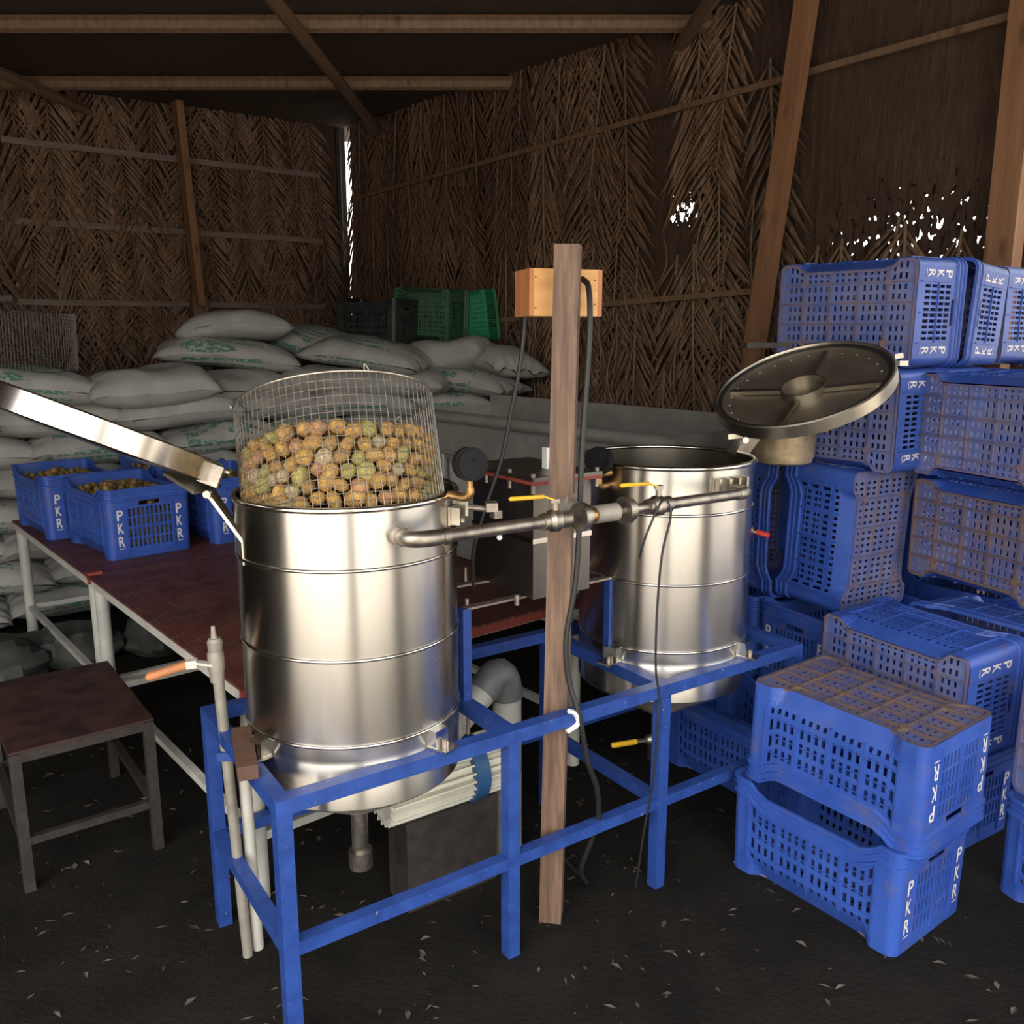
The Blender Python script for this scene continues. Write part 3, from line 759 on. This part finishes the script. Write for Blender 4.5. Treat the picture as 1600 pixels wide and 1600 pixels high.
tp('hinge_bracket', lambda: MB().bar((.735, 2.83, 1.245), (.785, 2.80, 1.335), .07, .010, (0, 1, 0)).bar((.70, 2.80, 1.31), (.78, 2.80, 1.318), .018, .016), M['steel_dark'], T2)
tp('hinge_pin', lambda: MB().cyl((.745, 2.745, 1.305), (.765, 2.85, 1.305), .010, 12), M['steel'], T2)
tp('lid_lug', lambda: MB().bar((1.235, 2.80, 1.545), (1.262, 2.80, 1.545), .02, .016).bar((1.235, 2.84, 1.565), (1.262, 2.84, 1.570), .02, .016), M['steel'], T2)
tp('lid_handle', lambda: MB().bar((.80, 3.02, 1.60), (.98, 3.10, 1.60), .022, .018), M['stool_iron'], T2)
# swing-bolt latches under the rims
def latch(t, a, bolt=True):
    c, s_ = math.cos(R(a)), math.sin(R(a)); r_ = .284
    p = Vector((r_ * c, r_ * s_, 1.205)); tn = Vector((-s_, c, 0))
    mb = MB(); mb.box(p + tn * .018, (.030, .008, .042), rz=R(a)); mb.box(p - tn * .018, (.030, .008, .042), rz=R(a)); mb.box(Vector((.273 * c, .273 * s_, 1.205)), (.006, .05, .045), rz=R(a))
    q = part('latch', mb, M['steel_dark'], t)
    if bolt:
        e = Vector((.36 * c, .36 * s_, 1.195))
        part('swing_bolt', MB().cyl(p, e, .008, 10).box(e + Vector((0, 0, .008)), (.03, .04, .022), rz=R(a)).box(e + Vector((.012 * c, .012 * s_, -.012)), (.022, .028, .02), rz=R(a + 20)), M['rod'], q)
for a, bl in ((-48, False), (-26, True)): latch(T1, a, bl)
for a in (-100, -86): latch(T2, a, False)
# pressure gauges on brass elbows
def gauge(t, P, root, face):
    P = local(t, P); root = local(t, root); f = Matrix.Rotation(-SA, 3, 'Z') @ Vector(face).normalized()
    b = P + Vector((0, 0, -.055))
    g = part('pressure_gauge', MB().cyl(P - f * .014, P + f * .014, .040, 32).cyl(P + f * .013, P + f * .020, .034, 32).sphere(P + f * .02 + Vector((.004, 0, .01)), .004, 6, 4), M['black'], t)
    part('gauge_neck', MB().cyl(P + Vector((0, 0, -.036)), b, .008, 10), M['brass'], g)
    part('gauge_elbow', MB().tube(catmull([b, b + Vector((0, 0, -.014)), b + (root - b) * .25 + Vector((0, 0, -.018)), Vector((root.x, root.y, b.z - .022))], 5), .010, 10), M['brass'], g)
gauge(T1, (-.098, 1.99, 1.336), (-.150, 2.02, 1.25), (.35, -.93, .1))
gauge(T2, (.255, 2.50, 1.273), (.300, 2.56, 1.2), (-.55, -.80, .3))
tp('steam_nozzle', lambda: MB().cyl((.20, 2.46, 1.235), (.29, 2.52, 1.235), .010, 12).cyl((.19, 2.455, 1.235), (.215, 2.47, 1.235), .016, 8), M['brass'], T2)
# drain valves with levers
def lever(t, P, Q, mat, stub):
    P = local(t, P); Q = local(t, Q)
    v = part('lever_valve', MB().cyl(local(t, stub), P, .013, 12).sphere(P, .018, 10, 6), M['galv'], t)
    h = part('lever', MB().bar(P, P + (Q - P) * .4, .014, .006), M['rod'], v)
    part('lever_grip', MB().tube([P + (Q - P) * .33, P + (Q - P) * .36, P + (Q - P) * .97, Q], [.004, .009, .009, .004], 10), mat, h)
lever(T2, (.462, 2.70, .300), (.325, 2.62, .318), M['yellow'], (.49, 2.723, .29))
lever(T2, (.785, 2.80, 1.000), (.850, 2.78, .985), M['red'], (.74, 2.80, 1.005))

# ------------------------------------------------------------------ steam pipe joining the tanks
sp_ = thing('steam_pipe', 'galvanised steam pipe with two yellow lever valves joining both tanks', 'pipe', S(.30, -.06, 0), (0, 0, SA))
pz, pr = 1.190, .0155
def X(a): return a - .30
def arc(c0, c1, c2, n=6):
    return [Vector(c0) * (1 - t) ** 2 + Vector(c1) * 2 * t * (1 - t) + Vector(c2) * t * t for t in [i / n for i in range(n + 1)]]
part('elbow', MB().tube([(0, .072, pz)] + arc((0, .045, pz), (0, 0, pz), (.055, 0, pz)) + [(.07, 0, pz)], .019, 16), M['galv'], sp_)
part('wall_socket', MB().cyl((0, .072, pz), (0, .045, pz), .023, 18), M['galv'], sp_)
part('elbow', MB().tube([(X(1.39), .072, pz)] + arc((X(1.39), .04, pz), (X(1.39), 0, pz), (X(1.345), 0, pz)) + [(X(1.335), 0, pz)], .018, 16), M['galv'], sp_)
part('pipe', MB().cyl((.06, 0, pz), (X(.655), 0, pz), pr, 20), M['galv'], sp_)
part('pipe', MB().cyl((X(.78), 0, pz), (X(1.0), 0, pz), pr * .85, 20), M['galv'], sp_)
part('pipe', MB().cyl((X(1.05), 0, pz), (X(1.34), 0, pz), pr, 20), M['galv'], sp_)
part('pipe_joint', MB().cyl((.075, 0, pz), (.092, 0, pz), .0195, 18), M['galv'], sp_)
for a, hx, hz in ((.69, -.105, .052), (1.03, -.115, .052)):
    vb = part('valve_body', MB().lathe([(.0001, -.04), (.020, -.04), (.022, -.03), (.019, -.022), (.027, -.012), (.028, .006), (.020, .016), (.022, .03), (.022, .04), (.0001, .04)], 20, (X(a), 0, pz), Matrix.Rotation(R(90), 3, 'Y')), M['galv'], sp_)
    part('valve_stem', MB().cyl((X(a), 0, pz + .02), (X(a), 0, pz + .05), .008, 10).cyl((X(a), 0, pz + .044), (X(a), 0, pz + .054), .013, 6), M['rod'], vb)
    part('lever', MB().bar((X(a), 0, pz + .050), (X(a) - .035, 0, pz + .062), .014, .004).tube([(X(a) - .033, 0, pz + .062), (X(a) - .036, 0, pz + .062), (X(a) - .130, 0, pz + .066), (X(a) - .134, 0, pz + .066)], [.003, .0052, .0052, .003], 8), M['yellow'], vb)
for a in (.770, .915):
    part('flange', MB().cyl((X(a) - .008, 0, pz), (X(a) + .008, 0, pz), .036, 24), M['galv'], sp_)
    part('flange', MB().cyl((X(a) + .010, 0, pz), (X(a) + .020, 0, pz), .030, 24), M['galv'], sp_)
part('grey_sleeve', MB().cyl((X(.812), 0, pz), (X(.885), 0, pz), .023, 20), M['galv_dull'], sp_)
part('grey_sleeve', MB().cyl((X(.797), 0, pz), (X(.812), 0, pz), .019, 18), M['brass'], sp_)
part('back_branch', MB().tube([(X(.80), .0, pz), (X(.80), .075, pz + .01)], .02, 14).cyl((X(.80), .07, pz + .012), (X(.80), .085, pz + .012), .034, 18), M['galv_dull'], sp_)
part('plug', MB().sphere((.235, .01, pz - .024), .007, 8, 6), M['white'], sp_)

# ------------------------------------------------------------------ steam box (heater) with its bolted top
bx_ = thing('steam_box', 'stainless heater box with bolted flange top and red gasket', 'heater', S(.79, .17, .914), (0, 0, SA))
part('box_body', MB().box((.10, .155, .162), (.20, .31, .324)), M['steel_box'], bx_)
part('seam_band', MB().box((.10, .155, .165), (.206, .316, .014)), M['steel'], bx_)
part('gasket', MB().box((.10, .155, .329), (.24, .36, .010)), M['gasket'], bx_)
part('top_plate', MB().box((.10, .155, .339), (.24, .36, .010)), M['steel_box'], bx_)
for x, y in ((-.01, -.012), (-.01, .10), (-.01, .22), (.10, -.012), (.21, -.012), (-.01, .32)): part('bolt', MB().cyl((x, y, .30), (x, y, .354), .006, 8), M['rod'], bx_)
part('vent_stub', MB().box((.12, .10, .375), (.022, .022, .06)), M['white'], bx_)
part('sight_tube', MB().cyl((-.012, .34, -.03), (-.012, .34, .02), .006, 8), M['rod'], bx_)

# ------------------------------------------------------------------ wire baskets
def basket_mesh(Rb, Hb, nv, nh, w=.0010):
    mb = MB()
    for k in range(nv):
        a = 2 * math.pi * k / nv; mb.tube([(Rb * math.cos(a), Rb * math.sin(a), 0), (Rb * math.cos(a), Rb * math.sin(a), Hb)], w, 4, False)
    for j in range(nh + 1):
        z = Hb * j / nh; seg = 80; o = len(mb.v)
        for k in range(seg):
            a = 2 * math.pi * k / seg
            for dr, dz in ((w, 0), (0, w), (-w, 0), (0, -w)): mb.v.append(((Rb + dr) * math.cos(a), (Rb + dr) * math.sin(a), z + dz))
        for k in range(seg):
            k2 = (k + 1) % seg
            for q in range(4): mb.f.append((o + k * 4 + q, o + k2 * 4 + q, o + k2 * 4 + (q + 1) % 4, o + k * 4 + (q + 1) % 4))
    return mb.mesh('wire_mesh', 60)
def basket(label, loc, rot, Rb, Hb, nv, nh, w=.0010, wm='wire'):
    t = thing('wire_basket', label, 'basket', loc, rot)
    m = obj('wire_mesh', basket_mesh(Rb, Hb, nv, nh, w), M[wm], t); m['kind'] = 'stuff'
    for z in (0, Hb): part('hoop', MB().lathe([(Rb + .003 * math.cos(a), z + .003 * math.sin(a)) for a in [2 * math.pi * i / 8 for i in range(8)]], 72, closed=True), M[wm], t)
    fl_ = MB()
    for k in range(-8, 9):
        y = k * Rb / 8.5; h = math.sqrt(max(0, Rb * Rb - y * y)); fl_.cyl((-h, y, .001), (h, y, .001), .0014, 4).cyl((y, -h, .003), (y, h, .003), .0014, 4)
    part('basket_floor', fl_, M[wm], t)
    for a in (200, 300, 60): part('lifting_eye', MB().tube(catmull([(Rb * math.cos(R(a)), Rb * math.sin(R(a)), Hb), (Rb * math.cos(R(a)) * 1.03, Rb * math.sin(R(a)) * 1.03, Hb + .014), (Rb * math.cos(R(a + 3)), Rb * math.sin(R(a + 3)), Hb)], 4), .0015, 5), M[wm], t)
    return t
BT = Vector((-.448, 2.195, 1.456)); BR = Euler((R(-21), R(-8.5), R(0)))
BHt = .32
bk_org = BT - BR.to_matrix() @ Vector((0, 0, BHt))
basket('tilted wire mesh basket full of fruit standing in the steam tank', bk_org, BR, .246, BHt, 88, 17)
basket('empty wire mesh basket standing on the sacks', (-2.78, 5.06, 1.445), (0, R(2), 0), .245, .33, 86, 17, .0012, 'wire_dark')

# fruit in the basket
def fruit_mesh(seed):
    rnd = random.Random(seed)
    import bmesh
    bm = bmesh.new(); bmesh.ops.create_icosphere(bm, subdivisions=2, radius=1)
    off = Vector((seed * 3.1, seed * 1.7, 0)); sx, sy = rnd.uniform(.86, 1.0), rnd.uniform(.84, .98)
    for v in bm.verts:
        p = v.co.copy(); d = 1 + .22 * noise.noise(p * 1.2 + off) + .09 * noise.noise(p * 3 + off)
        if p.z > .9: d += .10
        v.co = Vector((p.x * sx, p.y * sy, p.z * 1.06)) * d
    me = bpy.data.meshes.new('fruit'); bm.to_mesh(me); bm.free()
    me.polygons.foreach_set('use_smooth', [True] * len(me.polygons)); me.materials.append(FMAT[0]); return me
FR = [fruit_mesh(i) for i in range(7)]
rnd = random.Random(5); cand = []
dd = .0378; rmax = .224; row = 0
ztop = BHt - .128
for layer in range(5):
    z = ztop - layer * dd * .83
    if z < .012: continue
    ox = (layer % 2) * dd * .5; oy = (layer % 3) * dd * .29
    for i in range(-8, 9):
        for j in range(-8, 9):
            x = (i + .5 * (j % 2)) * dd + ox; y = j * dd * .866 + oy
            r_ = math.hypot(x, y)
            if r_ > rmax: continue
            cand.append((x, y, z, layer, r_))
            row += 1
# second, even ring packed against the wire on every layer
ring = []
for layer in range(6):
    z = ztop - layer * dd * .86
    if z < .012: continue
    nn = int(2 * math.pi * .224 / (dd * 1.0))
    for k in range(nn):
        a = 2 * math.pi * (k + .5 * (layer % 2)) / nn
        ring.append((.224 * math.cos(a), .224 * math.sin(a), z, layer, .224))
cand = ring + [c_ for c_ in cand if c_[4] < .224 - dd * .86]
Bm = BR.to_matrix(); keep = []; hidden = []
for (x, y, z, layer, r_) in cand:
    heap = .022 * math.cos(min(1, r_ / .24) * 1.5) + .012 * noise.noise(Vector((x * 12, y * 12, 3)))
    p = Vector((x + rnd.uniform(-.005, .005), y + rnd.uniform(-.005, .005), z + heap + rnd.uniform(-.006, .006)))
    rad = math.hypot(p.x, p.y)
    if rad > rmax: p.x *= rmax / rad; p.y *= rmax / rad
    pw = bk_org + Bm @ p
    front = -p.y + .2 * p.x
    score = (3 if layer == 0 else (2 if (r_ > .2 and front > -.02) else (1.2 if layer == 1 else 0))) - layer * .1 + (front * .5)
    (keep if score > .9 else hidden).append((score, pw, layer))
keep.sort(key=lambda q: -q[0]); hidden += keep[298:]; keep = keep[:298]
for i, (sc_, pw, layer) in enumerate(keep):
    ci = rnd.choices(range(5), [q_[1] for q_ in FC])[0]; o = obj('fruit', FR[i % 7], FMAT[ci], None, pw, (rnd.uniform(0, 6), rnd.uniform(0, 6), rnd.uniform(0, 6)))
    q = .0202 * rnd.uniform(.82, 1.18); o.scale = (q * rnd.uniform(.85, 1.1), q * rnd.uniform(.85, 1.1), q * rnd.uniform(.9, 1.15))
    tag(o, 'small %s fruit heaped in the tilted wire basket' % FC[ci][0], 'fruit', 'fruits in the tilted wire basket')
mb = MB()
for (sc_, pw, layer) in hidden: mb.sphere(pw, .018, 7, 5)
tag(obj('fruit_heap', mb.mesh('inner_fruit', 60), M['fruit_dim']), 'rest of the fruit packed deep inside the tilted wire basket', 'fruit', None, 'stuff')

# ------------------------------------------------------------------ wooden post, switch box and cables
pt = thing('timber_post', 'weathered square timber post standing inside the blue stand', 'post', (.118, 2.200, 0), (0, 0, 0))
part('post_timber', MB().bar((-.006, 0, 0), (.020, -.006, 1.845), .062, .066, (0, 1, 0)), M['post'], pt)
pt.rotation_euler = (0, 0, R(-9))
sb = thing('switch_box', 'pale pine switch box fixed to the back of the timber post', 'box', (.108, 2.310, 1.678), (0, 0, R(17)))
part('front_board', MB().box((0.012, -.055, .058), (.172, .012, .116)), M['pine'], sb)
part('back_board', MB().box((0.012, .055, .058), (.172, .012, .116)), M['pine'], sb)
for x in (-.080, .104): part('end_board', MB().box((x, 0, .058), (.012, .122, .116)), M['pine_end'], sb)
part('top_board', MB().box((.012, 0, .110), (.184, .097, .011)), M['pine'], sb)
part('bottom_board', MB().box((.012, 0, .006), (.184, .097, .011)), M['pine'], sb)
for x, z in ((-.07, .095), (-.07, .02), (-.02, .09), (-.02, .03), (.09, .09), (.09, .03)): part('nail_head', MB().cyl((x, -.0625, z), (x, -.060, z), .0022, 6), M['stool_iron'], sb)
def cable(name, pts, r_, label, mat='rubber'):
    o = obj(name, MB().tube(catmull(pts, 8), r_, 8).mesh(name, 60), M[mat]); return tag(o, label, 'cable')
cable('power_cable', [(.035, 2.29, 1.685), (.022, 2.28, 1.56), (-.005, 2.285, 1.42), (-.03, 2.29, 1.30), (-.07, 2.29, 1.18), (-.105, 2.30, 1.05), (-.108, 2.34, .93)], .0055, 'thin black cable hanging from the switch box towards the heater')
cable('power_cable', [(.178, 2.255, 1.77), (.190, 2.20, 1.74), (.190, 2.165, 1.62), (.176, 2.160, 1.35), (.172, 2.158, 1.15), (.164, 2.157, 1.00), (.142, 2.152, .85), (.150, 2.150, .74), (.178, 2.140, .64), (.205, 2.16, .50), (.235, 2.19, .40), (.240, 2.22, .28), (.200, 2.25, .12), (.22, 2.35, .012), (.10, 2.60, .012)], .0075, 'thick black cable running down the timber post to the floor')
cable('loose_wire', [(.335, 2.205, 1.055), (.345, 2.19, 1.11), (.372, 2.20, 1.175), (.392, 2.215, 1.207), (.410, 2.235, 1.200), (.418, 2.23, 1.16), (.398, 2.225, 1.06), (.390, 2.225, .90), (.392, 2.225, .74), (.405, 2.23, .655), (.402, 2.225, .56), (.395, 2.225, .40), (.375, 2.23, .25), (.36, 2.25, .06)], .0032, 'thin black wire looped over the steam pipe by the right tank')
tag(obj('cable_tie', MB().tube(catmull([S(.77, -.022, .662), S(.79, -.024, .650), S(.80, -.024, .62), S(.765, -.022, .605)], 5), .007, 6).mesh('cable_tie', 60), M['white']), 'white plastic strip tied round the blue rail at the post', 'strip')

# ------------------------------------------------------------------ upright water pipe with orange lever at the stand corner
wp = thing('water_pipe', 'upright grey pipe with orange lever valve strapped to the stand corner', 'pipe', (-.728, 2.04, 0), (0, 0, 0))
part('pipe', MB().tube([(.02, 0, .0), (.006, 0, .40), (-.008, 0, .80)], .0135, 16), M['galv_dull'], wp)
vb = part('valve_body', MB().lathe([(.0001, -.045), (.017, -.045), (.018, -.02), (.021, -.01), (.020, .03), (.017, .035), (.019, .06), (.014, .068), (.0001, .068)], 18, (-.010, 0, .825)), M['galv_dull'], wp)
part('nipple', MB().tube([(-.011, 0, .89), (-.012, 0, .925)], [.008, .005], 8), M['galv_dull'], wp)
part('lever', MB().bar((-.015, -.01, .828), (-.055, -.02, .838), .022, .006).bar((-.05, -.02, .836), (-.075, -.025, .834), .02, .02), M['white_paint'], vb)
part('lever_grip', MB().tube([(-.058, -.02, .836), (-.062, -.02, .836), (-.158, -.05, .812), (-.165, -.052, .809)], [.005, .011, .011, .006], 10), M['orange'], vb)
part('strap', MB().box((.02, .0, .585), (.075, .045, .022)), M['frame'], wp)
tag(obj('drain_pipe', MB().tube([(-.69, 2.07, 0), (-.697, 2.07, .58)], .016, 14).mesh('drain_pipe', 60), M['white_paint']), 'short white plastic pipe beside the orange lever pipe', 'pipe')

# ------------------------------------------------------------------ blower motor and duct under the stand
mo = thing('electric_motor', 'cream finned motor with blue band under the stand', 'motor', S(.42, .36, 0), (0, 0, SA))
part('motor_case', MB().cyl((-.02, 0, .36), (.40, 0, .36), .070, 28), M['cream'], mo)
for k in range(24):
    a = 2 * math.pi * k / 24; c, s_ = math.cos(a), math.sin(a)
    part('cooling_fin', MB().bar((-.02, .080 * c, .36 + .080 * s_), (.38, .080 * c, .36 + .080 * s_), .005, .024, (0, c, s_)), M['cream'], mo)
part('blue_band', MB().cyl((.245, 0, .36), (.29, 0, .36), .100, 28), M['motor_blue'], mo)
part('end_cap', MB().cyl((.38, 0, .36), (.405, 0, .36), .086, 28), M['pvc_dark'], mo)
part('motor_foot', MB().box((.18, 0, .14), (.30, .12, .28)), M['stool_iron'], mo)
du = thing('exhaust_duct', 'grey plastic duct pipe bending down behind the timber post', 'pipe', S(.84, .40, 0), (0, 0, SA))
part('pipe', MB().tube([(-.30, -.05, .44), (-.06, -.01, .585)], .043, 20), M['pvc'], du)
part('elbow', MB().tube([(-.08, -.012, .572)] + arc((-.06, -.01, .59), (.0, 0, .65), (.015, .0, .555)) + [(.017, 0, .53)], .050, 20), M['pvc_dark'], du)
part('pipe', MB().tube([(.017, 0, .54), (.02, 0, .0)], .045, 20), M['pvc'], du)

# ------------------------------------------------------------------ long steel trough at the back
M['trough'] = simple('satin_trough_steel', (.36, .345, .32), .45, .45, .12, 6)
tr = thing('steel_trough', 'long stainless wash trough on round legs along the thatch wall', 'trough', (-.53, 5.33, 0), (0, 0, math.atan2(-.78, .62)))
Lt, Wt, zt = 2.02, .50, 1.20
part('front_rim', MB().tube([(0, 0, zt - .03), (Lt, 0, zt - .03)], .035, 14), M['trough'], tr)
part('front_panel', MB().bar((0, .03, zt - .15), (Lt, .03, zt - .15), .012, .22), M['trough'], tr)
part('trough_floor', MB().bar((0, Wt / 2, zt - .24), (Lt, Wt / 2, zt - .24), Wt, .012), M['trough'], tr)
part('back_panel', MB().bar((0, Wt, zt - .10), (Lt, Wt, zt - .10), .012, .34), M['trough'], tr)
part('end_panel', MB().bar((.006, 0, zt - .12), (.006, Wt, zt - .12), .012, .26), M['trough'], tr)
for x in (.1, .70, 1.3, 1.92):
    for y in (.06, Wt - .05): part('leg', MB().cyl((x, y, 0), (x, y, zt - .24), .024, 12), M['trough'], tr)
part('stretcher', MB().bar((.1, .06, .92), (1.4, .06, .92), .02, .02), M['trough'], tr)
part('end_panel', MB().bar((Lt - .006, 0, zt - .12), (Lt - .006, Wt, zt - .12), .012, .26), M['trough'], tr)
part('lower_sheet', MB().bar((.0, .11, .52), (1.98, .11, .52), .008, .88), M['white_paint'], tr)

# ------------------------------------------------------------------ sacks
def sack_mesh(seed):
    rnd = random.Random(seed); L, W_, T = .80, .50, .118; nu, nv = 44, 26; off = Vector((seed * 5.3, seed * 2.1, seed)); mb = MB()
    ph = [rnd.uniform(0, 6) for _ in range(6)]; sag = rnd.uniform(-.02, .03); skew = rnd.uniform(-.06, .06)
    for side in (1, -1):
        o = len(mb.v)
        for j in range(nv + 1):
            for i in range(nu + 1):
                u = -1 + 2 * i / nu; v = -1 + 2 * j / nv
                e = (max(0, 1 - abs(u) ** 3.4)) ** .52 * (max(0, 1 - abs(v) ** 2.8)) ** .55
                z = T * e * (1.0 if side > 0 else .80)
                neck = sstep(.72, 1.0, abs(u))
                x = u * L / 2 * (1 + .05 * abs(v) ** 4) - .02 * (1 - abs(u)) * v
                y = v * W_ / 2 * (1 - .10 * (1 - abs(v)) * neck + .08 * neck * abs(v) ** 3) + skew * u * .5
                p = Vector((x, y, side * z))
                q = Vector((p.x * 3.2, p.y * 4.5, side * .3)) + off
                ridge = 1 - abs(noise.noise(q)) * 2
                crease = 1 - abs(noise.noise(Vector((p.x * 3, p.y * 16, side * .7)) + off)) * 2
                pleat = math.sin(v * 19 + ph[0] + 3 * u) * .5 + math.sin(v * 31 + ph[1]) * .35
                d = .020 * (ridge - .4) * (.3 + .7 * e) + .010 * crease * sstep(.35, .95, abs(u)) + .012 * pleat * neck
                p.z += d * (1 if side > 0 else .3) + sag * (1 - u * u) * 0 - .035 * u * u * (1 if seed % 2 else .4) + .018 * math.sin(u * 2.5 + ph[2])
                if abs(u) > .97: p.z += .014 * math.sin(v * 9 + ph[3])
                mb.v.append(tuple(p))
        for j in range(nv):
            for i in range(nu):
                a = o + j * (nu + 1) + i; q = (a, a + 1, a + nu + 2, a + nu + 1)
                mb.f.append(q if side > 0 else q[::-1])
    return mb.mesh('sack', 180)
SK = [sack_mesh(i) for i in range(6)]
for m_ in SK: m_.materials.append(M['sack'][0])
SG = 'white woven sacks piled against the thatch wall'
def sack(x, y, z, yaw, k, pr_, lab, s=(1, 1, 1), tilt=(0, 0)):
    o = obj('sack', SK[k % 6], M['sack'][pr_], None, (x, y, z), (R(tilt[0]), R(tilt[1]), R(yaw))); o.scale = s
    return tag(o, lab, 'sack', SG)
WY = 38.5
LB = 'plump white woven sack in the '
top = [  # x, y, z, yaw, mesh, print, label, scale
 (-2.74, 4.98, 1.345, 34, 0, 1, 'white sack under the empty wire basket', (.92, 1.0, .95)),
 (-2.20, 5.30, 1.345, 30, 1, 0, 'plain bulging white sack next to the one under the empty basket', (.90, 1.1, 1.15)),
 (-1.80, 5.72, 1.30, 60, 2, 0, 'plain white sack at the foot of the crooked printed sacks', (.85, 1.0, 1.0)),
 (-1.92, 6.05, 1.69, 24, 3, 0, 'topmost plain white sack of the pile', (.92, 1.0, .95)),
 (-1.92, 5.95, 1.51, 20, 4, 1, 'green printed sack beneath the topmost white sack', (1.12, 1.1, .95)),
 (-1.42, 6.38, 1.60, -35, 5, 2, 'green printed sack slumped beside the topmost sack', (.95, 1.0, .95)),
 (-1.00, 6.15, 1.505, -12, 0, 2, 'green striped sack under the black crate', (1.08, 1.05, .95)),
 (-.47, 6.40, 1.50, -20, 1, 0, 'plain white sack under the dark green crate', (.88, 1.0, 1.2)),
 (-.13, 6.40, 1.46, -50, 2, 0, 'plain white sack drooping at the trough end of the pile', (.85, 1.0, 1.0)),
 (-.38, 6.28, 1.325, -25, 3, 1, 'green lettered sack below the drooping plain sack', (1.1, 1.0, .8)),
 (-1.25, 6.08, 1.32, 10, 4, 0, 'plain white sack behind the fruit basket, under the printed ones', (1.0, 1.1, .9)),
 (-.80, 6.12, 1.32, -8, 5, 0, 'plain white sack below the green striped one', (.95, 1.1, .9)),
]
tl = [(0, 2), (4, -3), (0, 6), (-5, -5), (3, 4), (6, 12), (5, 5), (-4, -8), (-6, 10), (0, 3), (0, 0), (0, 0)]
for (x, y, z, yaw, k, p, lab, s_), ti in zip(top, tl): sack(x, y, z, yaw, k, p, lab, s_, ti)
rnd = random.Random(77); n_ = 0
cols_ = [(-3.15, 4.62), (-2.62, 5.05), (-2.05, 5.45), (-1.55, 5.90), (-1.0, 6.10), (-.52, 6.28)]
for li in range(7):
    z = 1.175 - li * .175
    for ci, (x, y) in enumerate(cols_):
        dx = (.18 if li % 2 else -.05) + rnd.uniform(-.03, .03)
        sack(x + dx * .78, y + dx * .62 * (1 if ci < 4 else .4), z, WY - 6 + rnd.uniform(-9, 9) - (25 if ci >= 4 else 0), n_, [1, 0, 2, 0, 0][(n_ * 3 + li) % 5], ('printed' if [1, 0, 2, 0, 0][(n_ * 3 + li) % 5] else 'plain') + ' white sack in the lower rows of the pile', (.95, 1.0, .95))
        n_ += 1
# crates on the sacks
make_crate('plastic_crate', 'black slotted crate tipped on the sack pile', (-.98, 6.40, 1.605), rr(0, 2, -25), None, M['black_crate'], False, (.92, .85, .98))
make_crate('plastic_crate', 'dark green crate on its side on the sacks', (-.66, 6.42, 1.80), rr(-90, 3, -22), None, M['green_dark'], False, (.85, 1.0, .95))
make_crate('plastic_crate', 'bright green crate on end on the sacks', (-.30, 6.62, 1.79), rr(-88, -6, -20), None, M['green'], False, (.46, 1.0, .7))

# ------------------------------------------------------------------ low stool, pot, bags and litter
so = thing('low_stool', 'low dark iron stool with worn brown plate top', 'stool', (-1.129, 2.54, 0), (0, 0, math.atan2(.49, .87) + R(10)))
so.rotation_euler = (0, 0, math.atan2(.6, .8))
part('stool_top', MB().box((-.20, .31, .447), (.40, .62, .008)), M['stool_top'], so)
for x in (-.015, -.385):
    for y in (.015, .605): part('leg', MB().box((x, y, .22), (.03, .03, .44)), M['stool_iron'], so)
    part('apron', MB().bar((x, .03, .428), (x, .59, .428), .028, .028), M['stool_iron'], so)
    part('stretcher', MB().bar((x, .03, .16), (x, .59, .16), .024, .024), M['stool_iron'], so)
for y in (.015, .605):
    part('apron', MB().bar((-.03, y, .428), (-.37, y, .428), .028, .028), M['stool_iron'], so)
    part('stretcher', MB().bar((-.03, y, .16), (-.37, y, .16), .024, .024), M['stool_iron'], so)
po = thing('cooking_pot', 'tarnished aluminium pot on the crates under the open lid', 'pot', (1.015, 3.22, 1.165), (0, 0, 0))
part('pot_body', MB().lathe([(.0001, 0), (.085, 0), (.105, .008), (.112, .03), (.115, .15), (.119, .155), (.112, .155), (.108, .03), (.0001, .012)], 48), M['pot'], po, 50)
part('handle', MB().tube(catmull([(.113, .03, .12), (.15, .03, .125), (.15, -.03, .125), (.113, -.03, .12)], 5), .005, 8), M['pot'], po)
bag_m = []
for i in range(3):
    mb = MB().sphere((0, 0, .09), .2, 18, 12, (1.2, .9, .6)); off = Vector((i * 9, 0, 0))
    mb.v = [tuple(Vector(p) * (1 + .35 * noise.noise(Vector(p) * 7 + off) + .12 * noise.noise(Vector(p) * 22 + off)) if p[2] > .02 else (p[0], p[1], .004)) for p in mb.v]
    bag_m.append(mb.mesh('crumpled_bag', 25))
for i, (x, y) in enumerate(((-2.50, 4.25), (-2.18, 4.45), (-2.72, 4.02))):
    o = obj('crumpled_bag', bag_m[i], M['bag'], None, (x + .28, y - .05, 0), (0, 0, i * 2.1))
    tag(o, ['crumpled grey bag under the far red table', 'dark crumpled bag behind the grey bag under the far table', 'small crumpled bag at the far table leg'][i], 'bag')
mb = MB(); rnd = random.Random(3)
for i in range(900):
    x = rnd.uniform(-2.6, 1.4); y = rnd.uniform(1.2, 3.6); a = rnd.uniform(0, 6.28); l = rnd.uniform(.004, .02); w = l * rnd.uniform(.15, .5)
    c, s_ = math.cos(a), math.sin(a); h = rnd.uniform(.001, .008)
    mb.add([(x - l * c, y - l * s_, .002), (x + w * s_, y - w * c, h), (x + l * c, y + l * s_, .003), (x - w * s_, y + w * c, h)], [(0, 1, 2, 3)])
tag(obj('leaf_litter', mb.mesh('leaf_litter'), M['litter']), 'dry leaf scraps strewn over the earth floor', 'litter', None, 'stuff')
